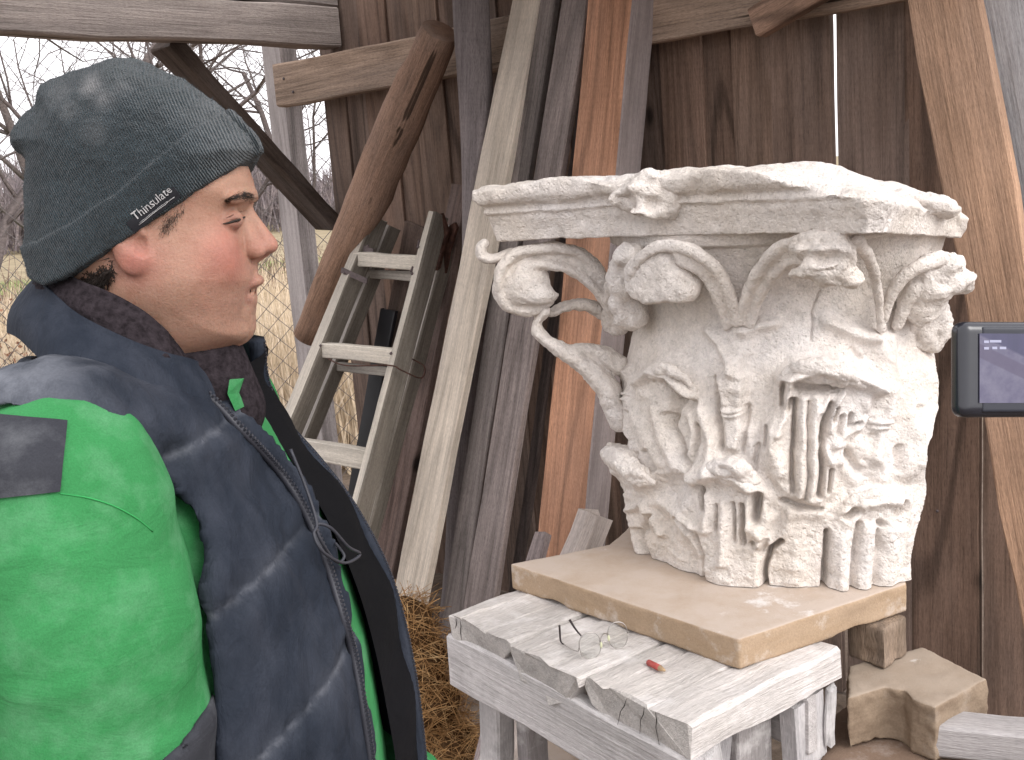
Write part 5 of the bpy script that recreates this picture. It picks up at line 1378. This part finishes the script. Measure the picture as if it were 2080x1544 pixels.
# zips along both edges
def zipper(path, nrm_px, name='zipper_teeth'):
    L = np.r_[0, np.cumsum(np.linalg.norm(np.diff(path, axis=0), axis=1))]; n = int(L[-1]/.0042); vv, ff = [], []
    for k in range(n):
        s_ = (k+.5)*.0042; p = np.array([np.interp(s_, L, path[:, j]) for j in range(3)]); p2 = np.array([np.interp(min(s_+.002, L[-1]), L, path[:, j]) for j in range(3)])
        t = nrm(p2-p+1e-9); o_ = nrm(nrm_px-t*(nrm_px@t)); u = np.cross(t, o_); b = len(vv)
        for a in (-.0011, .0011):
            for d in (-.0008, .0036):
                for e in (-.0016, .0016): vv.append(p+t*a+o_*d+u*e)
        ff += [tuple(b+i for i in q) for q in ((0, 1, 3, 2), (4, 6, 7, 5), (0, 4, 5, 1), (2, 3, 7, 6), (0, 2, 6, 4), (1, 5, 7, 3))]
    kind(obj(name, mesh_py(name, vv, ff), m_zip, vest), 'stuff')
m_zip = mat_simple('dark_zip', (.035, .036, .045), .45, .2)
zp = []
for x, y in smoothpath([(x, y) for x, y in ZIP[1:11]], 6):
    for dx in (-4, -8, -12, -18):
        h_, n_ = hit(vb, x+dx, y, .001)
        if h_ is not None and h_[1] < YM+.02: zp.append(h_); break
zp = np.array(zp)
if len(zp) > 4:
    for _ in range(3): zp[1:-1] = (zp[:-2]+2*zp[1:-1]+zp[2:])/4
    tube_obj('zip_tape', zp+V(.001, 0, 0), .0038, m_zip, vest, 6); zipper(zp+V(.003, -.001, 0), V(1, -.15, .25))
zipper(fo2+V(.007, -.006, 0), V(1, -.1, .3))
# stand-up collar, fleece inside
def ring(top, bot, mid=None, n=6, th=.0, name='collar', mat=None, disp=0.0, parent=None, far=None):
    def full(l): a = [G(*p) for p in l]; b = [V(p[0], 2*YM-p[1], p[2]) for p in a[::-1][1:]]; return smoothpath(a+(b if far is None else b), 6)
    A, B = full(top), full(bot); n_ = min(len(A), len(B)); cols = []
    ctr = G(250, 700)
    for u in np.linspace(0, 1, n):
        p = A[:n_]*(1-u)+B[:n_]*u
        o_ = (p-ctr)*V(1, 1, 0); o_ /= np.maximum(np.linalg.norm(o_, axis=1), 1e-6)[:, None]
        p = p+o_*(.008*math.sin(u*3.14))+o_*(disp*fbm(p, 60, 2, 3))[:, None]; cols.append(p)
    inner = [c-((c-ctr)*V(1, 1, 0))/np.maximum(np.linalg.norm((c-ctr)*V(1, 1, 0), axis=1), 1e-6)[:, None]*th for c in cols]
    return grid_mesh(name, inner[::-1]+[cols[0]+V(0, 0, .004)]+cols, mat, parent)
ring([(408, 744, -.040), (385, 736, -.062), (330, 722, -.088), (250, 692, -.108), (150, 640, -.095), (88, 584, -.050), (74, 562, 0)],
     [(440, 850, -.065), (412, 850, -.09), (340, 842, -.125), (235, 812, -.15), (120, 760, -.14), (40, 690, -.07), (22, 670, 0)], n=7, th=.010, name='collar', mat=M['vest'], parent=vest)
M['fleece'] = mat_simple('dark_fleece', (.026, .021, .024), .98, .5, 160, .05, .8)
ring([(392, 728, -.030), (366, 706, -.056), (312, 654, -.076), (245, 612, -.086), (165, 578, -.075), (100, 552, -.035), (88, 545, 0)],
     [(410, 800, -.04), (380, 790, -.066), (320, 760, -.088), (240, 720, -.098), (150, 670, -.085), (92, 620, -.04), (80, 600, 0)], n=6, th=.012, name='fleece_lining', mat=M['fleece'], disp=.003, parent=vest)
# dark pullover at the throat, corner of the green shirt collar, draw cord
pvv, pq = snet(lambda X, Y, Z: smin(s_cap(X, Y, Z, G(420, 735)-V(0, YM, 0), G(470, 830)-V(0, YM, 0), .034, .030), s_cap(X, Y, Z, G(380, 740)-V(0, YM, 0), G(420, 830)-V(0, YM, 0), .05, .05), .02), G(340, 900)-V(0, YM+.08, 0), G(540, 680)+V(0, .08-YM, 0), .005)
obj('pullover', mesh_np('pullover', pvv+V(0, YM, 0), pq), M['fleece'], person)
cv = [G(466, 772, -.045), G(494, 770, -.03), G(484, 800, -.035), G(496, 826, -.03), G(478, 835, -.045), G(462, 800, -.05)]
n = len(cv); cvv = cv+[p+V(.0, .004, 0) for p in cv]
obj('collar_corner', mesh_py('collar_corner', cvv, [tuple(range(n)), tuple(range(2*n-1, n-1, -1))]+[(i, (i+1) % n, n+(i+1) % n, n+i) for i in range(n)]), jacket.data.materials[0], jacket)
dc = [(560, 905, -.03), (592, 985, -.035), (612, 1052, -.05), (606, 1075, -.06), (625, 1110, -.06), (668, 1132, -.03), (700, 1115, .0), (676, 1100, -.02), (640, 1062, -.04), (612, 1056, -.05), (622, 1090, -.05), (652, 1130, -.03), (668, 1118, -.02), (650, 1092, -.02)]
tube_obj('draw_cord', smoothpath([G(*p)+V(.018, -.02, 0) for p in dc], 6), .0016, m_zip, jacket, 6)
# ---- trousers, boots, hands (below the picture)
hipz = G(400, 1860)[2]; hx = float(G(450, 1800)[0])
def f_tr(X, Y, Z):
    f = s_ell(X, Y, Z, (hx, 0, .86), (.15, .185, .16))
    for sd_ in (-1, 1): f = smin(f, s_path(X, Y, Z, [V(hx, sd_*.09, .84), V(hx+.01, sd_*.10, .48), V(hx-.01, sd_*.11, .07)], [.115, .080, .066]), .03)
    return f
soft_mesh('trousers', f_tr, (hx-.2, -.24, .02), (hx+.2, .24, 1.05), .011, mat_cloth('dark_work_trousers', (.02, .022, .028), (.035, .037, .045), .2, (.12, .12, .12)), person, lambda v: .004*fbm(v, 10, 2, 3), 1)
for sd_ in (-1, 1):
    def f_b(X, Y, Z, sd_=sd_): return np.maximum(smin(s_cap(X, Y, Z, (hx-.03, sd_*.11, .05), (hx+.13, sd_*.125, .035), .052, .042), s_cap(X, Y, Z, (hx-.01, sd_*.11, .05), (hx-.01, sd_*.11, .14), .055), .02), -Z+.002)
    soft_mesh('boot', f_b, (hx-.12, sd_*.115-.08, -.005), (hx+.2, sd_*.115+.08, .22), .008, mat_simple('brown_boot', (.05, .035, .025), .7, .3), person, None, 1)
def f_hand(base, d, sd_):
    def fn(X, Y, Z):
        e = nrm(d); s2 = V(0, 1, 0); u = nrm(np.cross(e, s2)); f = s_cap(X, Y, Z, base-e*.04, base+e*.02, .028, .030)
        f = smin(f, s_cap(X, Y, Z, base+e*.02, base+e*.07, .030, .030), .015)
        for k in range(4):
            a = base+e*.08+u*(k-1.5)*.019; L = [.062, .074, .070, .054][k]; m_ = a+e*L*.5; f = smin(f, s_path(X, Y, Z, [a, m_, m_+e*L*.42-s2*sd_*.022], [.010, .009, .0078]), .004)
        a = base+e*.03-u*.03; return smin(f, s_path(X, Y, Z, [a, a+e*.03-u*.022, a+e*.06-u*.026], [.013, .0105, .009]), .006)
    return fn
for sd_, FO_ in ((-1, FORE), (1, mir(FORE))):
    b_ = FO_[-1]; d_ = nrm(FO_[-1]-FO_[-2]); bb = b_+d_*.055
    o, _, _ = soft_mesh('hand', f_hand(bb, d_, sd_), np.minimum(bb-.12, bb+d_*.1-.12), np.maximum(bb+.12, bb+d_*.2+.08), .0045, mat_simple('hand_skin', (.55, .34, .27), .55, .1), person, None, 1)
# ================================================================ camcorder with its flip-out screen
cd_ = .62
def CF(x, y, dz=0.0): return P(x, y, cd_) + RM@V(0, 0, -dz)
camc = thing('camcorder', 'black camcorder whose open flip-out screen shows at the right edge', 'camcorder', V(*(P(2420, 760, cd_+.05)[:2]), 0))
ax_x, ax_y, ax_z = RM@V(1, 0, 0), RM@V(0, -1, 0), RM@V(0, 0, -1)      # right, down, away
yaw = math.radians(-7); ax_x, ax_z = ax_x*math.cos(yaw)-ax_z*math.sin(yaw), ax_z*math.cos(yaw)+ax_x*math.sin(yaw)
til = math.radians(-4); ax_x, ax_y = ax_x*math.cos(til)+ax_y*math.sin(til)*-1*0+ax_y*0, ax_y
pc = P(2098, 751, cd_)
mpanel = frame(pc, ax_x, ax_y, ax_z)
def rbox(hx_, hy_, hz_, r):
    def fn(X, Y, Z):
        qx, qy, qz = np.abs(X)-hx_+r, np.abs(Y)-hy_+r, np.abs(Z)-hz_+r
        return np.sqrt(np.maximum(qx, 0)**2+np.maximum(qy, 0)**2+np.maximum(qz, 0)**2)+np.minimum(np.maximum(qx, np.maximum(qy, qz)), 0)-r
    return fn
def rb_obj(name, c, hx_, hy_, hz_, r, mat, parent, h=.0016, extra=None):
    fn = rbox(hx_, hy_, hz_, r); f2 = fn if extra is None else (lambda X, Y, Z: extra(fn(X, Y, Z), X, Y, Z))
    v, q = snet(f2, (-hx_-.004, -hy_-.004, -hz_-.004), (hx_+.004, hy_+.004, hz_+.004), h)
    v = np.array([[*p] for p in v])+np.array(c)
    wv = v@np.array([ax_x, ax_y, ax_z])+pc
    return obj(name, mesh_np(name, wv, q), mat, parent)
m_cam = mat_simple('glossy_dark_case', (.018, .019, .026), .22, .1, 30, .6)
m_bez = mat_simple('dark_bezel', (.022, .024, .034), .45, .1, 30, .4)
HX, HY = .0445, .0275
rb_obj('screen_case', (0, 0, .006), HX, HY, .0075, .0055, m_cam, camc, .0013)
rb_obj('screen_bezel', (.005, 0, -.0010), HX-.0075, HY-.0030, .0012, .001, m_bez, camc, .0009)
s = NT('lit_screen'); co = s.coords(False); sx = s.n('SeparateXYZ'); s.set(sx.inputs[0], co)
X_, Y_ = sx.outputs[0], sx.outputs[1]
diag = s.math('ADD', Y_, s.math('MULTIPLY', X_, -.45)); nz = s.noise(co, 120, 4, .6)
base = s.ramp(s.noise(s.mapping(co, (1, .12, 1)), 130, 3, .6), [(.3, (.035, .035, .16)), (.7, (.10, .085, .26))])
slabm = s.ramp(s.math('MULTIPLY_ADD', diag, 20.0), [(.40, 0.0), (.43, 1.0)]); s.t.nodes[-2].inputs[2].default_value = .5
pale = s.ramp(nz, [(.3, (.20, .17, .34)), (.7, (.42, .38, .55))])
c = s.mix(slabm, base, pale)
edge = s.ramp(s.math('MULTIPLY_ADD', diag, 20.0), [(.50, 0.0), (.52, 1.0), (.66, 1.0), (.68, 0.0)]); s.t.nodes[-2].inputs[2].default_value = .5
c = s.mix(s.math('MULTIPLY', edge, .75), c, (.16, .11, .24))
s.set(s.b.inputs['Emission Color'], c); s.b.inputs['Emission Strength'].default_value = .2
m_scr = s.out((.02, .02, .03), .2, None, .5)
sv = [(-.034, -.0205, -.0024), (.040, -.0205, -.0024), (.040, .0190, -.0024), (-.034, .0190, -.0024)]
so = obj('screen', mesh_py('screen', sv, [(0, 3, 2, 1)]), m_scr, camc); place(so, mpanel)
m_osd = NT('screen_marks'); m_osd.b.inputs['Emission Color'].default_value = (.55, .55, .8, 1); m_osd.b.inputs['Emission Strength'].default_value = .35; m_osd = m_osd.out((.1, .1, .1), .5)
ov, of = [], []
for (x, y, wd) in [(-.0315, -.0165, .003), (-.028, -.0168, .007), (-.0315, -.0128, .003), (-.0265, -.0130, .003), (-.022, -.0130, .004)]:
    b = len(ov); ov += [(x, y, -.0027), (x+wd, y, -.0027), (x+wd, y+.0014, -.0027), (x, y+.0014, -.0027)]; of.append((b, b+3, b+2, b+1))
place(obj('screen_mark', mesh_py('screen_mark', ov, of), m_osd, so), mpanel)
rb_obj('hinge', (HX+.008, .0, .008), .010, .016, .008, .004, m_cam, camc, .002)
rb_obj('camera_body', (HX+.046, .0, .050), .030, .036, .062, .012, m_cam, camc, .003)
lensp = pc+ax_x*(HX+.046)+ax_z*.11
tube_obj('lens_barrel', [lensp, lensp+ax_z*.03, lensp+ax_z*.035], [.024, .025, .022], m_cam, camc, 20)
fp = pc+ax_x*(HX+.046)+ax_z*.05+ax_y*.034
tube_obj('monopod', [fp, V(fp[0], fp[1], fp[2]-.03), V(fp[0], fp[1], .004)], [.016, .012, .012], mat_simple('grey_tube', (.12, .12, .13), .4, .1, 30, .5, 0, .6), camc, 12)

# ================================================================ beyond the shed
hz0 = lambda x: 0
def strands(name, n, gen, mat, seed, kindv='stuff'):
    r_ = np.random.default_rng(seed); vv = np.zeros((n, 6, 3)); 
    for i in range(n): vv[i] = gen(r_)
    idx = np.arange(n)[:, None]*6; f = np.concatenate([idx+np.array([[0, 1, 3, 2]]), idx+np.array([[2, 3, 5, 4]])])
    o = obj(name, mesh_np(name, vv.reshape(-1, 3), f, False), mat); return kind(o, kindv)
def blade(p, d, L, wd, bend, r_):
    d = nrm(d); s_ = nrm(np.cross(d, V(0, 1, .0)+r_.normal(0, .5, 3)))*wd
    m_ = p+d*L*.55+bend*.35; t = p+d*L+bend
    return np.array([p-s_, p+s_, m_-s_*.8, m_+s_*.8, t-s_*.15, t+s_*.15])
def mat_plant(name, stops):
    m = NT(name); oi = m.noise(m.coords(False), 3.5, 3, .8); n2 = m.noise(m.mapping(m.coords(False), (1, 1, .2)), 60, 2, .6)
    c = m.mix(1.0, m.ramp(oi, stops), m.ramp(n2, [(.3, .7), (.7, 1.25)]), 'MULTIPLY'); return m.out(c, .9, None, .1)
m_reed = mat_plant('dry_reed', [(.3, (.42, .33, .22)), (.5, (.58, .47, .34)), (.7, (.70, .60, .48))])
def at(px, d): r = ray(px, 420); r = r/np.linalg.norm(r[:2]); return V(r[0]*d, r[1]*d, 0)
def g_reed(r_):
    d = 6.2+7.5*r_.random()**1.3; p = at(r_.uniform(-260, 760), d); p[2] = 0
    return blade(p, V(r_.normal(0, .10), r_.normal(0, .10), 1), r_.uniform(.55, 1.02), r_.uniform(.003, .008), r_.normal(0, .10, 3)*V(1, 1, .3), r_)
strands('dry_reeds', 9000, g_reed, m_reed, 1)
m_brush = mat_plant('brown_brush', [(.3, (.10, .065, .05)), (.5, (.19, .13, .10)), (.7, (.30, .22, .17))])
def g_brush(r_):
    d = r_.uniform(15.5, 21); p = at(r_.uniform(-350, 780), d); p[2] = r_.uniform(0, .2)
    return blade(p, V(r_.normal(0, .6), r_.normal(0, .4), 1), r_.uniform(.15, .45), r_.uniform(.005, .014), r_.normal(0, .25, 3), r_)
strands('brushwood', 4500, g_brush, m_brush, 2)
m_far = mat_plant('far_wood', [(.3, (.13, .11, .12)), (.5, (.20, .17, .175)), (.7, (.28, .235, .23))])
def g_far(r_):
    px = r_.uniform(-500, 900); d = r_.uniform(52, 75); p = at(px, d); p[2] = r_.uniform(0, 1.2)
    top = 2.2+.9*math.sin(px*.013+1)+.6*math.sin(px*.037)
    return blade(p, V(r_.normal(0, .28), r_.normal(0, .2), 1), max(.6, r_.uniform(.6, 1.25)*top), r_.uniform(.02, .06), r_.normal(0, .4, 3), r_)
strands('far_wood', 9000, g_far, m_far, 3)
# frozen pond
ic = NT('ice'); ic = ic.out(ic.ramp(ic.noise(ic.coords(False), 3, 4, .6), [(.3, (.62, .63, .68)), (.7, (.82, .82, .84))]), .45, None, .4)
pp = [at(px, d) for px, d in [(420, 14.0), (470, 13.8), (530, 13.7), (590, 13.9), (640, 14.1), (640, 15.6), (600, 15.9), (560, 15.4), (500, 15.6), (430, 15.2)]]
kind(obj('pond', mesh_py('pond', [p+V(0, 0, .004) for p in pp], [tuple(range(len(pp)))]), ic), 'structure')

# chain link fence
fz = 2.5; fy = 5.25; fa = .052; fx0 = -3.35
fence = thing('chain_link_fence', 'rusty chain link fence behind the man, between the shed corner and the meadow', 'fence', (fx0, fy, 0))
n_up = int(fz/fa); zig = []
zv = [V(fa*(i % 2), .004*((i % 2)*2-1), .05+i*fa) for i in range(n_up)]
v, f = tube_np(zv, .0023, 4); wm = mesh_py('wire', v, tris_fix(f)); wm.materials.append(M['wire'])
v2, f2 = tube_np([V(fa*(1-i % 2), .004*((1-i % 2)*2-1), .05+i*fa) for i in range(n_up)], .0023, 4); wm2 = mesh_py('wire', v2, tris_fix(f2)); wm2.materials.append(M['wire'])
for k in range(50):
    o = bpy.data.objects.new('wire', wm if k % 2 == 0 else wm2); link(o, fence); o.location = (k*fa, 0, 0)
for px_ in (-.02, 50*fa+.03):
    o = tube_obj('fence_post', [V(fx0+px_, fy, 0), V(fx0+px_, fy, fz+.05)], .025, mat_simple('grey_post', (.22, .21, .21), .7, .3, 20), fence, 10)
for zz in (.06, fz-.02):
    tube_obj('tension_wire', [V(fx0, fy, zz), V(fx0+50*fa, fy, zz)], .003, M['wire'], fence, 5)

# bare trees
m_bark = mat_simple('winter_bark', (.115, .095, .09), .95, .35, 25, .1)
def bare_tree(label, px, d, H, r0, seed, lean_=(0, 0), levels=5, first=.22, spread=.75):
    r_ = np.random.default_rng(seed); base = at(px, d); trunk, twigs = [], []
    def grow(p, dr, L, r, lev):
        n = 5 if lev < 2 else 4; pts = [p]; rad = [r]; dr = nrm(dr)
        for i in range(n):
            dr = nrm(dr+r_.normal(0, .16 if lev else .10, 3)+V(0, 0, .05 if lev else .02)); p = p+dr*L/n; pts.append(p); rad.append(r*(1-.55*(i+1)/n))
            if lev < levels and i >= (1 if lev else int(first*n)):
                for _ in range(2 if (lev < 2 and r_.random() < .5) else (1 if lev < 3 or r_.random() < .62 else 0)):
                    a = nrm(np.cross(dr, r_.normal(0, 1, 3))); ang = r_.uniform(.45, 1.0)*spread*1.3
                    grow(p, dr*math.cos(ang)+a*math.sin(ang), L*r_.uniform(.50, .72), r*(1-.5*(i+1)/n)*.55, lev+1)
        (trunk if lev == 0 else twigs).append((np.array(pts), np.maximum(np.array(rad), .0022*d/14)))
    grow(base, V(lean_[0], lean_[1], 1), H*.52, r0, 0)
    t = thing('bare_tree', label, 'tree', base, group='bare winter trees beyond the fence')
    tubes_obj('trunk', trunk, m_bark, t, 8); tubes_obj('crown', twigs, m_bark, t, 3)
    return t
bare_tree('large bare winter tree at the left edge behind the hat', -30, 12.5, 8.0, .16, 5, (-.02, 0), 5, .1, .85)
bare_tree('bare tree seen between the hat and the shed corner', 505, 15, 8.0, .10, 8, (.04, 0), 5, .1, .8)
bare_tree('bare tree behind the man, branches just above his hat', 215, 19, 9.5, .14, 12, (0, 0), 5, .1, .9)
bare_tree('small bare tree hidden partly by the corner post of the shed', 590, 21, 8.0, .09, 21, (-.05, 0), 5, .05, .9)
bare_tree('farther bare tree at the left margin of the picture', 70, 27, 11, .15, 33, (0, 0), 5, .1, .9)
# tangled bush by the fence at the far left
m_leaf = mat_plant('dead_leaves', [(.3, (.16, .075, .05)), (.6, (.27, .14, .09)), (.8, (.34, .22, .14))])
bp_ = at(-10, 7.2); bush = thing('tangled_bush', 'tangled bare bush with dead brown leaves at the left edge', 'bush', bp_)
r_ = np.random.default_rng(3); tw = []; lv, lf = [], []
for k in range(90):
    p = bp_+V(r_.normal(0, .30), r_.normal(0, .25), 0); p[2] = 0; d = nrm(V(r_.normal(0, .45), r_.normal(0, .4), 1)); pts = [p]
    for i in range(5): d = nrm(d+r_.normal(0, .3, 3)); p = p+d*r_.uniform(.16, .30); p[2] = max(p[2], .02); pts.append(p)
    tw.append((np.array(pts), np.linspace(.006, .0022, 6)))
    for q in pts[2:]:
        for _ in range(5):
            c = q+r_.normal(0, .05, 3); a = nrm(r_.normal(0, 1, 3))*.014; b2 = nrm(np.cross(a, r_.normal(0, 1, 3)))*.009; b = len(lv); lv += [c-a, c+b2, c+a, c-b2]; lf.append((b, b+1, b+2, b+3))
tubes_obj('stems', tw, m_bark, bush, 4); kind(obj('leaves', mesh_py('leaves', lv, lf), m_leaf, bush), 'stuff')
